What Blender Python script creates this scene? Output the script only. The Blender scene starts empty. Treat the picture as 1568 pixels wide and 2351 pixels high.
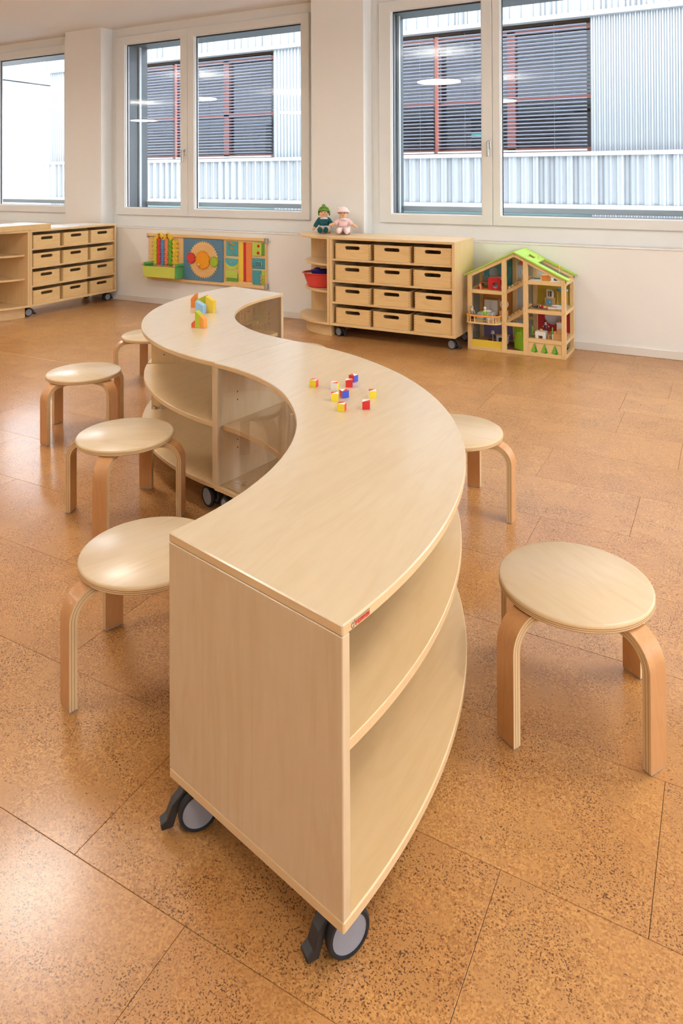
import bpy, bmesh, math, random
from math import sin, cos, pi, radians, hypot, atan2
from mathutils import Vector, Matrix
from mathutils.geometry import tessellate_polygon

RND = random.Random(11)
S = bpy.context.scene
COL = S.collection

# ------------------------------------------------------------------ camera
YAW, PITCH, ROLL = 0.498234615, 0.00793984164, -0.0041672060
fw = Vector((-sin(YAW) * cos(PITCH), cos(YAW) * cos(PITCH), sin(PITCH)))
rt = Vector((cos(YAW), sin(YAW), 0))
up = rt.cross(fw)
rt, up = cos(ROLL) * rt + sin(ROLL) * up, -sin(ROLL) * rt + cos(ROLL) * up
cam = bpy.data.objects.new('camera', bpy.data.cameras.new('camera'))
COL.objects.link(cam)
m3 = Matrix((rt, up, -fw)).transposed()
cam.matrix_world = Matrix.Translation((0, 0, 1.33)) @ m3.to_4x4()
cam.data.sensor_fit = 'HORIZONTAL'
cam.data.sensor_width = 24.0
cam.data.lens = 1635.06281 / 1568 * 24.0
cam.data.shift_x = 0.0
cam.data.shift_y = (392.27055 - 1175.5) / 1568
cam.data.clip_start = 0.05
cam.data.clip_end = 300
S.camera = cam

# ------------------------------------------------------------------ light
W = bpy.data.worlds.new('overcast_sky')
S.world = W
W.use_nodes = True
bg = W.node_tree.nodes['Background']
bg.inputs['Color'].default_value = (0.90, 0.95, 1.0, 1)
bg.inputs['Strength'].default_value = 6.0
LAMP_EMIT = 21.0
FILL_UP = 20.0  # strength of the glow added on the lamp tops to brighten ceiling and walls
LAMP_COL = (1.0, 0.96, 0.89)

S.view_settings.view_transform = 'Standard'
S.view_settings.look = 'None'
S.view_settings.gamma = 1.0
S.view_settings.use_curve_mapping = False
S.view_settings.exposure = 0.42
S.cycles.use_denoising = True
S.cycles.max_bounces = 5
S.cycles.diffuse_bounces = 3
S.cycles.glossy_bounces = 3
S.cycles.use_adaptive_sampling = True
S.cycles.adaptive_threshold = 0.12
S.cycles.transmission_bounces = 8
S.cycles.transparent_max_bounces = 16
S.cycles.sample_clamp_indirect = 40.0
S.cycles.caustics_reflective = False
S.cycles.caustics_refractive = False
S.cycles.use_light_tree = False
S.cycles.blur_glossy = 0.5


# ------------------------------------------------------------------ materials
def lin(c):
    out = []
    for v in c:
        v /= 255.0
        out.append(v / 12.92 if v <= 0.04045 else ((v + 0.055) / 1.055) ** 2.4)
    return tuple(out) + (1.0,)


MATS = {}


def new_mat(name):
    m = bpy.data.materials.new(name)
    m.use_nodes = True
    MATS[name] = m
    return m, m.node_tree.nodes, m.node_tree.links, m.node_tree.nodes['Principled BSDF']


def plain(name, rgb, rough=0.5, metal=0.0, bump=0.0, bscale=60, var=0.06):
    """paint, plastic or metal with a little procedural mottling"""
    if name in MATS:
        return MATS[name]
    m, N, L, P = new_mat(name)
    tc = N.new('ShaderNodeTexCoord')
    no = N.new('ShaderNodeTexNoise')
    no.inputs['Scale'].default_value = bscale
    no.inputs['Detail'].default_value = 3
    L.new(tc.outputs['Object'], no.inputs['Vector'])
    mx = N.new('ShaderNodeMix')
    mx.data_type = 'RGBA'
    c = lin(rgb)
    mx.inputs['A'].default_value = tuple(max(0, v * (1 - var)) for v in c[:3]) + (1,)
    mx.inputs['B'].default_value = tuple(min(1, v * (1 + var)) for v in c[:3]) + (1,)
    L.new(no.outputs['Fac'], mx.inputs['Factor'])
    L.new(mx.outputs['Result'], P.inputs['Base Color'])
    P.inputs['Roughness'].default_value = rough
    P.inputs['Metallic'].default_value = metal
    if bump:
        b = N.new('ShaderNodeBump')
        b.inputs['Strength'].default_value = bump
        b.inputs['Distance'].default_value = 0.002
        L.new(no.outputs['Fac'], b.inputs['Height'])
        L.new(b.outputs['Normal'], P.inputs['Normal'])
    return m


def wood(name, ca, cb, grain='Z', scale=7.0, rough=0.38, streak=0.35, coat=0.0):
    """maple, birch, beech ...: stretched noise for the figure, finer noise for the pores"""
    if name in MATS:
        return MATS[name]
    m, N, L, P = new_mat(name)
    tc = N.new('ShaderNodeTexCoord')
    oi = N.new('ShaderNodeObjectInfo')
    add = N.new('ShaderNodeVectorMath')
    add.operation = 'ADD'
    mul = N.new('ShaderNodeVectorMath')
    mul.operation = 'SCALE'
    cmb = N.new('ShaderNodeCombineXYZ')
    for k in 'XYZ':
        L.new(oi.outputs['Random'], cmb.inputs[k])
    L.new(cmb.outputs[0], mul.inputs[0])
    mul.inputs['Scale'].default_value = 13.0
    L.new(tc.outputs['Object'], add.inputs[0])
    L.new(mul.outputs[0], add.inputs[1])
    mp = N.new('ShaderNodeMapping')
    sc = {'X': (0.16, 1, 1), 'Y': (1, 0.16, 1), 'Z': (1, 1, 0.16)}[grain]
    mp.inputs['Scale'].default_value = tuple(s * scale for s in sc)
    L.new(add.outputs[0], mp.inputs['Vector'])
    n1 = N.new('ShaderNodeTexNoise')
    n1.inputs['Scale'].default_value = 1.0
    n1.inputs['Detail'].default_value = 4
    n1.inputs['Distortion'].default_value = 1.6
    L.new(mp.outputs[0], n1.inputs['Vector'])
    # contour lines of the figure
    frac = N.new('ShaderNodeMath')
    frac.operation = 'MULTIPLY'
    frac.inputs[1].default_value = 9.0
    L.new(n1.outputs['Fac'], frac.inputs[0])
    fr = N.new('ShaderNodeMath')
    fr.operation = 'PINGPONG'
    fr.inputs[1].default_value = 1.0
    L.new(frac.outputs[0], fr.inputs[0])
    rp = N.new('ShaderNodeValToRGB')
    rp.color_ramp.elements[0].position = 0.0
    rp.color_ramp.elements[0].color = (1, 1, 1, 1)
    rp.color_ramp.elements[1].position = 0.5
    rp.color_ramp.elements[1].color = (0, 0, 0, 1)
    L.new(fr.outputs[0], rp.inputs['Fac'])
    n2 = N.new('ShaderNodeTexNoise')
    n2.inputs['Scale'].default_value = 9.0
    n2.inputs['Detail'].default_value = 2
    L.new(mp.outputs[0], n2.inputs['Vector'])
    a = N.new('ShaderNodeMath')
    a.operation = 'MULTIPLY'
    a.inputs[1].default_value = streak
    L.new(rp.outputs[0], a.inputs[0])
    b = N.new('ShaderNodeMath')
    b.operation = 'MULTIPLY_ADD'
    b.inputs[1].default_value = 0.5
    L.new(n2.outputs['Fac'], b.inputs[0])
    L.new(a.outputs[0], b.inputs[2])
    mx = N.new('ShaderNodeMix')
    mx.data_type = 'RGBA'
    mx.inputs['A'].default_value = lin(ca)
    mx.inputs['B'].default_value = lin(cb)
    L.new(b.outputs[0], mx.inputs['Factor'])
    L.new(mx.outputs['Result'], P.inputs['Base Color'])
    P.inputs['Roughness'].default_value = rough
    if coat:
        P.inputs['Coat Weight'].default_value = coat
        P.inputs['Coat Roughness'].default_value = 0.15
    return m


def glass(name, tint=(1, 1, 1), refl=1.0, rough=0.0, ior=1.5):
    """thin pane: Fresnel reflection over a clear body"""
    if name in MATS:
        return MATS[name]
    m, N, L, P = new_mat(name)
    N.remove(P)
    out = N['Material Output']
    tr = N.new('ShaderNodeBsdfTransparent')
    tr.inputs['Color'].default_value = tuple(tint) + (1,)
    gl = N.new('ShaderNodeBsdfGlossy')
    gl.inputs['Roughness'].default_value = rough
    no = N.new('ShaderNodeTexNoise')
    no.inputs['Scale'].default_value = 0.8
    fr = N.new('ShaderNodeFresnel')
    ge = N.new('ShaderNodeNewGeometry')
    iv = N.new('ShaderNodeMapRange')   # leaving the pane bends like entering it
    iv.inputs['To Min'].default_value = ior
    iv.inputs['To Max'].default_value = 1.0 / ior
    L.new(ge.outputs['Backfacing'], iv.inputs['Value'])
    L.new(iv.outputs[0], fr.inputs['IOR'])
    mu = N.new('ShaderNodeMath')
    mu.operation = 'MULTIPLY'
    mu.inputs[1].default_value = refl
    mu.use_clamp = True
    L.new(fr.outputs[0], mu.inputs[0])
    mix = N.new('ShaderNodeMixShader')
    L.new(mu.outputs[0], mix.inputs['Fac'])
    L.new(tr.outputs[0], mix.inputs[1])
    L.new(gl.outputs[0], mix.inputs[2])
    L.new(mix.outputs[0], out.inputs['Surface'])
    return m


def cork(name):
    m, N, L, P = new_mat(name)
    tc = N.new('ShaderNodeTexCoord')
    oi = N.new('ShaderNodeObjectInfo')
    cmb = N.new('ShaderNodeCombineXYZ')
    for k in 'XYZ':
        L.new(oi.outputs['Random'], cmb.inputs[k])
    mul = N.new('ShaderNodeVectorMath')
    mul.operation = 'SCALE'
    mul.inputs['Scale'].default_value = 37.0
    L.new(cmb.outputs[0], mul.inputs[0])
    add = N.new('ShaderNodeVectorMath')
    L.new(tc.outputs['Object'], add.inputs[0])
    L.new(mul.outputs[0], add.inputs[1])
    V = add.outputs[0]

    def noise(sc, det=3, dist=0.0, rough=0.5):
        n = N.new('ShaderNodeTexNoise')
        n.inputs['Scale'].default_value = sc
        n.inputs['Detail'].default_value = det
        n.inputs['Distortion'].default_value = dist
        n.inputs['Roughness'].default_value = rough
        L.new(V, n.inputs['Vector'])
        return n.outputs['Fac']

    def ramp(fac, p0, p1, c0=(0, 0, 0, 1), c1=(1, 1, 1, 1)):
        r = N.new('ShaderNodeValToRGB')
        r.color_ramp.elements[0].position = p0
        r.color_ramp.elements[0].color = c0
        r.color_ramp.elements[1].position = p1
        r.color_ramp.elements[1].color = c1
        L.new(fac, r.inputs['Fac'])
        return r.outputs[0]

    def mix(f, a, b, mode='MIX'):
        x = N.new('ShaderNodeMix')
        x.data_type = 'RGBA'
        x.blend_type = mode
        L.new(f, x.inputs['Factor'])
        for s, k in ((a, 'A'), (b, 'B')):
            if isinstance(s, tuple):
                x.inputs[k].default_value = s
            else:
                L.new(s, x.inputs[k])
        return x.outputs['Result']

    def mulf(a, b):
        x = N.new('ShaderNodeMath')
        x.operation = 'MULTIPLY'
        L.new(a, x.inputs[0])
        if isinstance(b, float):
            x.inputs[1].default_value = b
        else:
            L.new(b, x.inputs[1])
        return x.outputs[0]

    # light and darker granules pressed together
    vo = N.new('ShaderNodeTexVoronoi')
    vo.inputs['Scale'].default_value = 250
    vo.inputs['Randomness'].default_value = 1.0
    L.new(V, vo.inputs['Vector'])
    sep = N.new('ShaderNodeSeparateColor')
    L.new(vo.outputs['Color'], sep.inputs[0])
    gran = mix(sep.outputs[0], lin((220, 166, 100)), lin((168, 112, 60)))
    # smoother shavings of solid bark
    shav = ramp(noise(9, 4, 1.2), 0.50, 0.60)
    base = mix(mulf(shav, 0.75), gran, lin((194, 142, 86)))
    # broad blotches
    blot = ramp(noise(3.0, 2, 0.6), 0.35, 0.70)
    base = mix(mulf(blot, 0.35), base, lin((176, 118, 66)))
    # per-tile tone
    tone = mix(oi.outputs['Random'], lin((210, 158, 98)), lin((184, 126, 70)))
    tf = N.new('ShaderNodeValue')
    tf.outputs[0].default_value = 0.22
    base = mix(tf.outputs[0], base, tone)
    # dark pores, crowded in places
    vf = N.new('ShaderNodeTexVoronoi')
    vf.inputs['Scale'].default_value = 95
    L.new(V, vf.inputs['Vector'])
    nf = noise(290, 2, 0.2)
    dens = ramp(noise(6, 3, 0.8), 0.34, 0.60)
    sp = ramp(nf, 0.56, 0.63)
    fleck = mulf(mulf(sp, dens), 0.9)
    base = mix(fleck, base, lin((78, 42, 24)))
    sp2 = ramp(noise(130, 2, 0.2), 0.67, 0.71)
    base = mix(mulf(sp2, 0.75), base, lin((88, 48, 28)))
    L.new(base, P.inputs['Base Color'])
    rr = ramp(nf, 0.3, 0.8, (0.40, 0.40, 0.40, 1), (0.52, 0.52, 0.52, 1))
    L.new(rr, P.inputs['Roughness'])
    bp = N.new('ShaderNodeBump')
    bp.inputs['Strength'].default_value = 0.08
    bp.inputs['Distance'].default_value = 0.001
    L.new(nf, bp.inputs['Height'])
    L.new(bp.outputs[0], P.inputs['Normal'])
    P.inputs['IOR'].default_value = 1.5
    P.inputs['Specular IOR Level'].default_value = 0.35
    P.inputs['Coat Weight'].default_value = 0.55
    P.inputs['Coat Roughness'].default_value = 0.17
    return m


M_cork = cork('cork')
M_joint = plain('cork_joint', (92, 56, 34), 0.8)
M_wall = plain('white_wall_paint', (245, 243, 238), 0.85, bump=0.12, bscale=220, var=0.015)
M_ceil = plain('ceiling_paint', (246, 245, 243), 0.9, bump=0.1, bscale=200, var=0.015)
M_trim = plain('white_lacquer', (236, 230, 222), 0.4, var=0.01)
M_frame = plain('window_frame_paint', (238, 238, 234), 0.42, var=0.015)
M_bead = plain('glazing_bead_white', (244, 243, 240), 0.35, var=0.01)
M_gasket = plain('black_gasket', (40, 50, 60), 0.5)
M_reveal = plain('grey_metal_reveal', (90, 98, 104), 0.45, metal=0.3)
M_rail = plain('light_grey_metal', (196, 206, 210), 0.5)
M_steel = plain('brushed_steel', (190, 186, 180), 0.3, metal=0.9)
M_chrome = plain('polished_chrome', (215, 215, 215), 0.12, metal=1.0)
M_pane = glass('window_glass', (0.97, 0.985, 1.0), 1.25)
M_acrylic = glass('acrylic', (0.985, 0.97, 0.955), 1.0, 0.03)
M_maple_x = wood('maple_x', (218, 198, 164), (198, 168, 126), 'X', 6, 0.33, 0.30, 0.15)
M_maple_y = wood('maple_y', (218, 198, 164), (198, 168, 126), 'Y', 6, 0.33, 0.14, 0.45)
M_maple_z = wood('maple_z', (218, 194, 158), (198, 166, 124), 'Z', 7, 0.36, 0.20, 0.1)
M_panel_x = wood('maple_panel_x', (232, 198, 146), (214, 174, 120), 'X', 6, 0.36, 0.2, 0.1)
M_panel_z = wood('maple_panel_z', (232, 198, 146), (214, 174, 120), 'Z', 7, 0.36, 0.2, 0.1)
M_bounce_y = wood('maple_bounce_y', (228, 198, 150), (208, 172, 122), 'Y', 6, 0.36, 0.16, 0.2)  # same laminate as the table top, with warm bounce light painted into the tone
M_edge = wood('maple_edge_band', (226, 194, 148), (212, 174, 124), 'X', 14, 0.38, 0.15)
M_birch = wood('birch_seat', (220, 198, 164), (202, 172, 130), 'X', 6, 0.34, 0.25, 0.15)
M_beech = wood('beech_veneer', (212, 158, 104), (194, 136, 84), 'Z', 16, 0.36, 0.25, 0.1)
M_ply_l = wood('ply_light', (230, 202, 156), (214, 180, 130), 'Z', 20, 0.45, 0.1)
M_ply_d = wood('ply_dark', (168, 116, 72), (150, 98, 58), 'Z', 20, 0.5, 0.1)
M_alder = wood('drawer_wood', (236, 200, 142), (218, 176, 114), 'X', 9, 0.42, 0.3)
M_endgrain = plain('end_grain', (206, 158, 100), 0.6)
M_pine = wood('pine', (238, 204, 148), (222, 180, 118), 'Z', 20, 0.45, 0.25)
M_pine_x = wood('pine_x', (238, 204, 148), (222, 180, 118), 'X', 20, 0.45, 0.25)
M_tyre = plain('black_rubber', (30, 31, 36), 0.6)
M_blackpl = plain('black_plastic', (38, 36, 36), 0.45)
M_greycap = plain('grey_plastic', (150, 152, 160), 0.45)
M_glide = plain('grey_felt', (170, 176, 182), 0.7)
M_hole_shade = plain('hole_shade', (60, 38, 24), 0.9)  # shade inside the holes, put into a dark colour
M_white = plain('white_plastic', (240, 238, 234), 0.4, var=0.01)
M_red = plain('red_paint', (206, 40, 44), 0.4)
M_yellow = plain('yellow_paint', (238, 204, 50), 0.4)
M_blue = plain('blue_paint', (48, 82, 190), 0.4)
M_lime = plain('lime_paint', (176, 205, 40), 0.4)
M_orange = plain('orange_paint', (240, 150, 60), 0.4)
M_skin = plain('doll_skin', (238, 186, 146), 0.5)


def prin_emit(name, col, strength):
    m, N, L, P = new_mat(name)
    P.inputs['Base Color'].default_value = (0.9, 0.9, 0.9, 1)
    P.inputs['Emission Color'].default_value = tuple(col) + (1,)
    P.inputs['Emission Strength'].default_value = strength
    return m


M_lamp = prin_emit('lamp_diffuser', LAMP_COL, LAMP_EMIT)
M_fill_up = prin_emit('added_fill_glow', LAMP_COL, FILL_UP)


# ------------------------------------------------------------------ mesh builder
class MB:
    def __init__(s):
        s.v, s.f, s.m = [], [], []

    def add(s, vs, fs, m=0):
        o = len(s.v)
        s.v += [tuple(v) for v in vs]
        for i, f in enumerate(fs):
            s.f.append(tuple(o + k for k in f))
            s.m.append(m[i] if isinstance(m, (list, tuple)) else m)
        return s

    def box(s, x0, x1, y0, y1, z0, z1, m=0):
        v = [(x, y, z) for z in (z0, z1) for y in (y0, y1) for x in (x0, x1)]
        f = [(0, 2, 3, 1), (4, 5, 7, 6), (0, 1, 5, 4), (2, 6, 7, 3), (0, 4, 6, 2), (1, 3, 7, 5)]
        return s.add(v, f, m)

    @staticmethod
    def mapax(axis):
        return {'z': lambda a, b, t: (a, b, t), 'y': lambda a, b, t: (a, t, b), 'x': lambda a, b, t: (t, a, b)}[axis]

    def plate(s, outer, holes, t0, t1, axis='z', m=0, mc=None):
        """polygon (with holes) extruded from t0 to t1; mc = material of the two caps"""
        g = s.mapax(axis)
        mc = m if mc is None else mc
        loops = [list(outer)] + [list(h) for h in holes]
        flat = [p for l in loops for p in l]
        tris = tessellate_polygon([[Vector((p[0], p[1], 0)) for p in l] for l in loops])
        n = len(flat)
        vs = [g(p[0], p[1], t0) for p in flat] + [g(p[0], p[1], t1) for p in flat]
        fs, ms = [], []
        for t in tris:
            fs.append(tuple(t)); ms.append(mc)
            fs.append(tuple(n + k for k in reversed(t))); ms.append(mc)
        o = 0
        for l in loops:
            k = len(l)
            for i in range(k):
                j = (i + 1) % k
                fs.append((o + i, o + j, n + o + j, n + o + i)); ms.append(m)
            o += k
        return s.add(vs, fs, ms)

    def prism(s, pts, t0, t1, axis='z', m=0, mc=None):
        g = s.mapax(axis)
        mc = m if mc is None else mc
        n = len(pts)
        vs = [g(p[0], p[1], t0) for p in pts] + [g(p[0], p[1], t1) for p in pts]
        fs = [tuple(range(n - 1, -1, -1)), tuple(range(n, 2 * n))]
        ms = [mc, mc]
        for i in range(n):
            j = (i + 1) % n
            fs.append((i, j, n + j, n + i)); ms.append(m)
        return s.add(vs, fs, ms)

    def cyl(s, p0, p1, r0, r1=None, n=14, m=0, mc=None):
        r1 = r0 if r1 is None else r1
        mc = m if mc is None else mc
        p0, p1 = Vector(p0), Vector(p1)
        d = (p1 - p0).normalized()
        a = d.orthogonal().normalized()
        b = d.cross(a)
        vs = []
        for p, r in ((p0, r0), (p1, r1)):
            for i in range(n):
                t = 2 * pi * i / n
                vs.append(p + a * (r * cos(t)) + b * (r * sin(t)))
        fs = [tuple(range(n - 1, -1, -1)), tuple(range(n, 2 * n))]
        ms = [mc, mc]
        for i in range(n):
            j = (i + 1) % n
            fs.append((i, j, n + j, n + i)); ms.append(m)
        return s.add(vs, fs, ms)

    def lathe(s, prof, c=(0, 0, 0), n=24, m=0, seg_m=None, sx=1.0, sy=1.0):
        """profile [(r, z)...] turned about z"""
        vs, fs, ms = [], [], []
        k = len(prof)
        for i in range(n):
            t = 2 * pi * i / n
            for r, z in prof:
                vs.append((c[0] + sx * r * cos(t), c[1] + sy * r * sin(t), c[2] + z))
        for i in range(n):
            j = (i + 1) % n
            for q in range(k - 1):
                fs.append((i * k + q, j * k + q, j * k + q + 1, i * k + q + 1))
                ms.append(seg_m[q] if seg_m else m)
        return s.add(vs, fs, ms)

    def sph(s, c, r, n=12, m=0):
        rx, ry, rz = (r, r, r) if isinstance(r, (int, float)) else r
        prof = [(max(1e-4, cos(-pi / 2 + pi * i / (n // 2 + 1))), sin(-pi / 2 + pi * i / (n // 2 + 1))) for i in range(n // 2 + 2)]
        o = len(s.v)
        s.lathe(prof, (0, 0, 0), n, m)
        for i in range(o, len(s.v)):
            x, y, z = s.v[i]
            s.v[i] = (c[0] + x * rx, c[1] + y * ry, c[2] + z * rz)
        return s

    def tube(s, path, r, n=8, m=0, closed=False):
        P = [Vector(p) for p in path]
        k = len(P)
        vs, fs = [], []
        ref = None
        for i, p in enumerate(P):
            if closed:
                d = (P[(i + 1) % k] - P[i - 1]).normalized()
            else:
                d = (P[min(i + 1, k - 1)] - P[max(i - 1, 0)]).normalized()
            if ref is None:
                ref = d.orthogonal().normalized()
            ref = (ref - d * ref.dot(d)).normalized()
            b = d.cross(ref)
            for q in range(n):
                t = 2 * pi * q / n
                vs.append(p + ref * (r * cos(t)) + b * (r * sin(t)))
        for i in range(k if closed else k - 1):
            i2 = (i + 1) % k
            for q in range(n):
                q2 = (q + 1) % n
                fs.append((i * n + q, i * n + q2, i2 * n + q2, i2 * n + q))
        if not closed:
            fs.append(tuple(range(n - 1, -1, -1)))
            fs.append(tuple((k - 1) * n + q for q in range(n)))
        return s.add(vs, fs, m)

    def sector(s, c, ri, ro, a0, a1, z0, z1, n=48, m=0, medge=None):
        medge = m if medge is None else medge
        pts_o = [(c[0] + ro * cos(a0 + (a1 - a0) * i / n), c[1] + ro * sin(a0 + (a1 - a0) * i / n)) for i in range(n + 1)]
        pts_i = [(c[0] + ri * cos(a0 + (a1 - a0) * i / n), c[1] + ri * sin(a0 + (a1 - a0) * i / n)) for i in range(n + 1)]
        vs = [(x, y, z0) for x, y in pts_o] + [(x, y, z0) for x, y in pts_i] + [(x, y, z1) for x, y in pts_o] + [(x, y, z1) for x, y in pts_i]
        k = n + 1
        fs, ms = [], []
        for i in range(n):
            fs += [(i, i + 1, k + i + 1, k + i), (2 * k + i, 3 * k + i, 3 * k + i + 1, 2 * k + i + 1)]
            ms += [m, m]
            fs += [(i, 2 * k + i, 2 * k + i + 1, i + 1), (k + i, k + i + 1, 3 * k + i + 1, 3 * k + i)]
            ms += [medge, medge]
        fs += [(0, k, 3 * k, 2 * k), (n, 2 * k + n, 3 * k + n, k + n)]
        ms += [medge, medge]
        return s.add(vs, fs, ms)

    def xf(s, M, start=0):
        for i in range(start, len(s.v)):
            s.v[i] = tuple(M @ Vector(s.v[i]))
        return s

    def mesh(s, name, mats, bev=0.0, smooth=None, segs=1):
        me = bpy.data.meshes.new(name)
        me.from_pydata(s.v, [], s.f)
        if not isinstance(mats, (list, tuple)):
            mats = [mats]
        for m in mats:
            me.materials.append(m)
        me.polygons.foreach_set('material_index', s.m)
        bm = bmesh.new()
        bm.from_mesh(me)
        bmesh.ops.recalc_face_normals(bm, faces=bm.faces)
        if bev:
            es = [e for e in bm.edges if e.is_manifold and e.calc_face_angle(0) > radians(40)]
            bmesh.ops.bevel(bm, geom=es, offset=bev, segments=segs, affect='EDGES', profile=0.5, clamp_overlap=True)
        bm.to_mesh(me)
        bm.free()
        if smooth is not None:
            me.polygons.foreach_set('use_smooth', [True] * len(me.polygons))
            me.set_sharp_from_angle(angle=radians(smooth))
        me.update()
        return me

    def build(s, name, mats, parent=None, bev=0.0, smooth=None, segs=1, loc=None, rot=None):
        me = s.mesh(name, mats, bev, smooth, segs)
        return link(name, me, parent, loc, rot)


def link(name, me, parent=None, loc=None, rot=None):
    o = bpy.data.objects.new(name, me)
    COL.objects.link(o)
    if parent is not None:
        o.parent = parent
    if loc is not None:
        o.location = loc
    if rot is not None:
        o.rotation_euler = rot
    return o


def tag(o, label, cat, group=None, kind=None):
    if label:
        o['label'] = label
    if cat:
        o['category'] = cat
    if group:
        o['group'] = group
    if kind:
        o['kind'] = kind
    return o


def thing(name, label, cat, loc=(0, 0, 0), rotz=0.0, group=None, kind=None, parent=None):
    o = bpy.data.objects.new(name, None)
    o.empty_display_size = 0.05
    COL.objects.link(o)
    o.location = loc
    o.rotation_euler = (0, 0, rotz)
    if parent:
        o.parent = parent
    return tag(o, label, cat, group, kind)


def struct(o):
    o['kind'] = 'structure'
    return o


def copy_tree(o, parent=None):
    c = o.copy()
    COL.objects.link(c)
    c.parent = parent
    for ch in [q for q in o.children]:
        copy_tree(ch, c)
    return c


def box(name, mat, parent, x0, x1, y0, y1, z0, z1, bev=0.0, label=None):
    o = MB().box(x0, x1, y0, y1, z0, z1).build(name, mat, parent, bev)
    if label:
        o['label'] = label
    return o


def skin(name, verts, edges, radii, mat, parent, sub=2, loc=None, rot=None):
    me = bpy.data.meshes.new(name)
    me.from_pydata(verts, edges, [])
    me.materials.append(mat)
    o = link(name, me, parent, loc, rot)
    md = o.modifiers.new('skin', 'SKIN')
    md.use_smooth_shade = True
    for i, r in enumerate(radii):
        sv = me.skin_vertices[0].data[i]
        sv.radius = (r, r) if not isinstance(r, tuple) else r
        sv.use_root = (i == 0)
    sd = o.modifiers.new('subdivision', 'SUBSURF')
    sd.levels = sub
    sd.render_levels = sub
    return o


def arc(cx, cy, r, a0, a1, n, sx=1.0, sy=1.0):
    return [(cx + sx * r * cos(a0 + (a1 - a0) * i / n), cy + sy * r * sin(a0 + (a1 - a0) * i / n)) for i in range(n + 1)]


def circle(cx, cy, r, n=24):
    return [(cx + r * cos(2 * pi * i / n), cy + r * sin(2 * pi * i / n)) for i in range(n)]


# ------------------------------------------------------------------ room shell
RX0, RX1, RY0 = -12.5, 4.0, -4.5
YW, YR, YO, ZC = 5.664, 5.83, 6.22, 3.0

fl = struct(MB().box(RX0, RX1, RY0, 6.2, -0.2, -0.008).build('floor', M_joint))
TL, TW, Y0T = 0.745, 0.3667, 0.985
ROWX = {-1: -0.859, 0: -0.395, 1: -0.133, 2: -0.541, 3: -0.230, 4: -0.654, 5: -0.332, 6: -0.761, 7: -0.957, 8: -0.525}
tile_mb = MB().box(0.0005, TL - 0.0005, 0.0005, TW - 0.0005, -0.008, 0.0)
tile_me = tile_mb.mesh('cork_tile', M_cork, 0.0006)
rest = MB()
near = []
for r in range(-15, 13):
    y0 = Y0T + r * TW
    off = ROWX.get(r, -0.4 + ((r * 0.31) % 1) * TL)
    k0 = math.floor((RX0 - off) / TL) - 1
    for k in range(k0, k0 + 26):
        x0 = off + k * TL
        if x0 + TL < RX0 or x0 > RX1 or y0 > YW:
            continue
        cxm, cym = x0 + TL / 2, y0 + TW / 2
        dep = cxm * fw.x + cym * fw.y
        lat = cxm * rt.x + cym * rt.y
        if dep > 0.6 and abs(lat) < dep * 0.5 + 0.75 and y0 + TW > 0.5:
            near.append((x0, y0))
        else:
            rest.box(max(x0, RX0) + 0.0005, min(x0 + TL, RX1) - 0.0005, y0 + 0.0005, min(y0 + TW, YW + 0.1) - 0.0005, -0.008, 0)
for x0, y0 in near:
    t = link('cork_tile', tile_me, fl, (x0, y0, 0))
o = rest.build('cork_tile', M_cork, fl)
o['kind'] = 'stuff'

struct(MB().box(RX0, RX1, RY0, 6.2, ZC, ZC + 0.2).build('ceiling', M_ceil))
struct(MB().box(RX0 - 0.2, RX0, RY0, 6.2, 0, ZC).build('wall_left', M_wall))
wr = MB()
wr.box(RX1, RX1 + 0.2, RY0, 6.2, 0, 0.8)
wr.box(RX1, RX1 + 0.2, RY0, 6.2, 2.9, ZC)
SIDEW = [(-2.6, -0.6), (0.3, 2.3), (3.2, 5.2)]
edges_ = [RY0] + [v for w_ in SIDEW for v in w_] + [6.2]
for a, b in zip(edges_[0::2], edges_[1::2]):
    wr.box(RX1, RX1 + 0.2, a, b, 0.8, 2.9)
struct(wr.build('wall_right', M_wall))
for i, (a, b) in enumerate(SIDEW):
    w = thing('window_%d' % (i + 5), None, None, (0, 0, 0), kind='structure')
    MB().plate([(a, 0.8), (b, 0.8), (b, 2.9), (a, 2.9)], [[(a + 0.07, 0.87), (b - 0.07, 0.87), (b - 0.07, 2.83), (a + 0.07, 2.83)]], RX1 + 0.03, RX1 + 0.1, 'x').build('sash', M_frame, w)
    MB().box(RX1 + 0.06, RX1 + 0.0606, a + 0.06, b - 0.06, 0.86, 2.84).build('glass_pane', M_pane, w)
struct(MB().box(RX0, RX1, RY0 - 0.2, RY0, 0, ZC).build('wall_front', M_wall))
COLS = [(RX0, -9.42), (-6.688, -6.116), (-3.397, -2.856), (0.02, 0.575), (2.9, RX1)]
WINS = [(-9.33, -8.16, -6.78), (-6.034, -4.999, -3.505), (-2.77, -1.727, -0.09), (0.66, 1.6, 2.8)]
wb = MB()
wb.box(RX0, RX1, YW, YO, 0, 0.788)
wb.box(RX0, RX1, YR, YO, 0.788, 0.93)
wb.box(RX0, RX1, YR, YO, 2.89, ZC)
for a, b in COLS:
    wb.box(a, b, YW, YO, 0.788, ZC)
for i, (a, d, b) in enumerate(WINS):
    wb.box(COLS[i][1], a + 0.03, YR, YO, 0.93, 2.89)
    wb.box(b - 0.03, COLS[i + 1][0], YR, YO, 0.93, 2.89)
struct(wb.build('wall_back', M_wall))
struct(MB().box(RX0, RX1, YW - 0.006, YR - 0.002, 0.782, 0.791).build('trim_1', M_trim, bev=0.002))
struct(MB().box(RX0, RX1, YW - 0.012, YW, 0.0, 0.062).build('baseboard_back', M_trim, bev=0.003))


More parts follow.
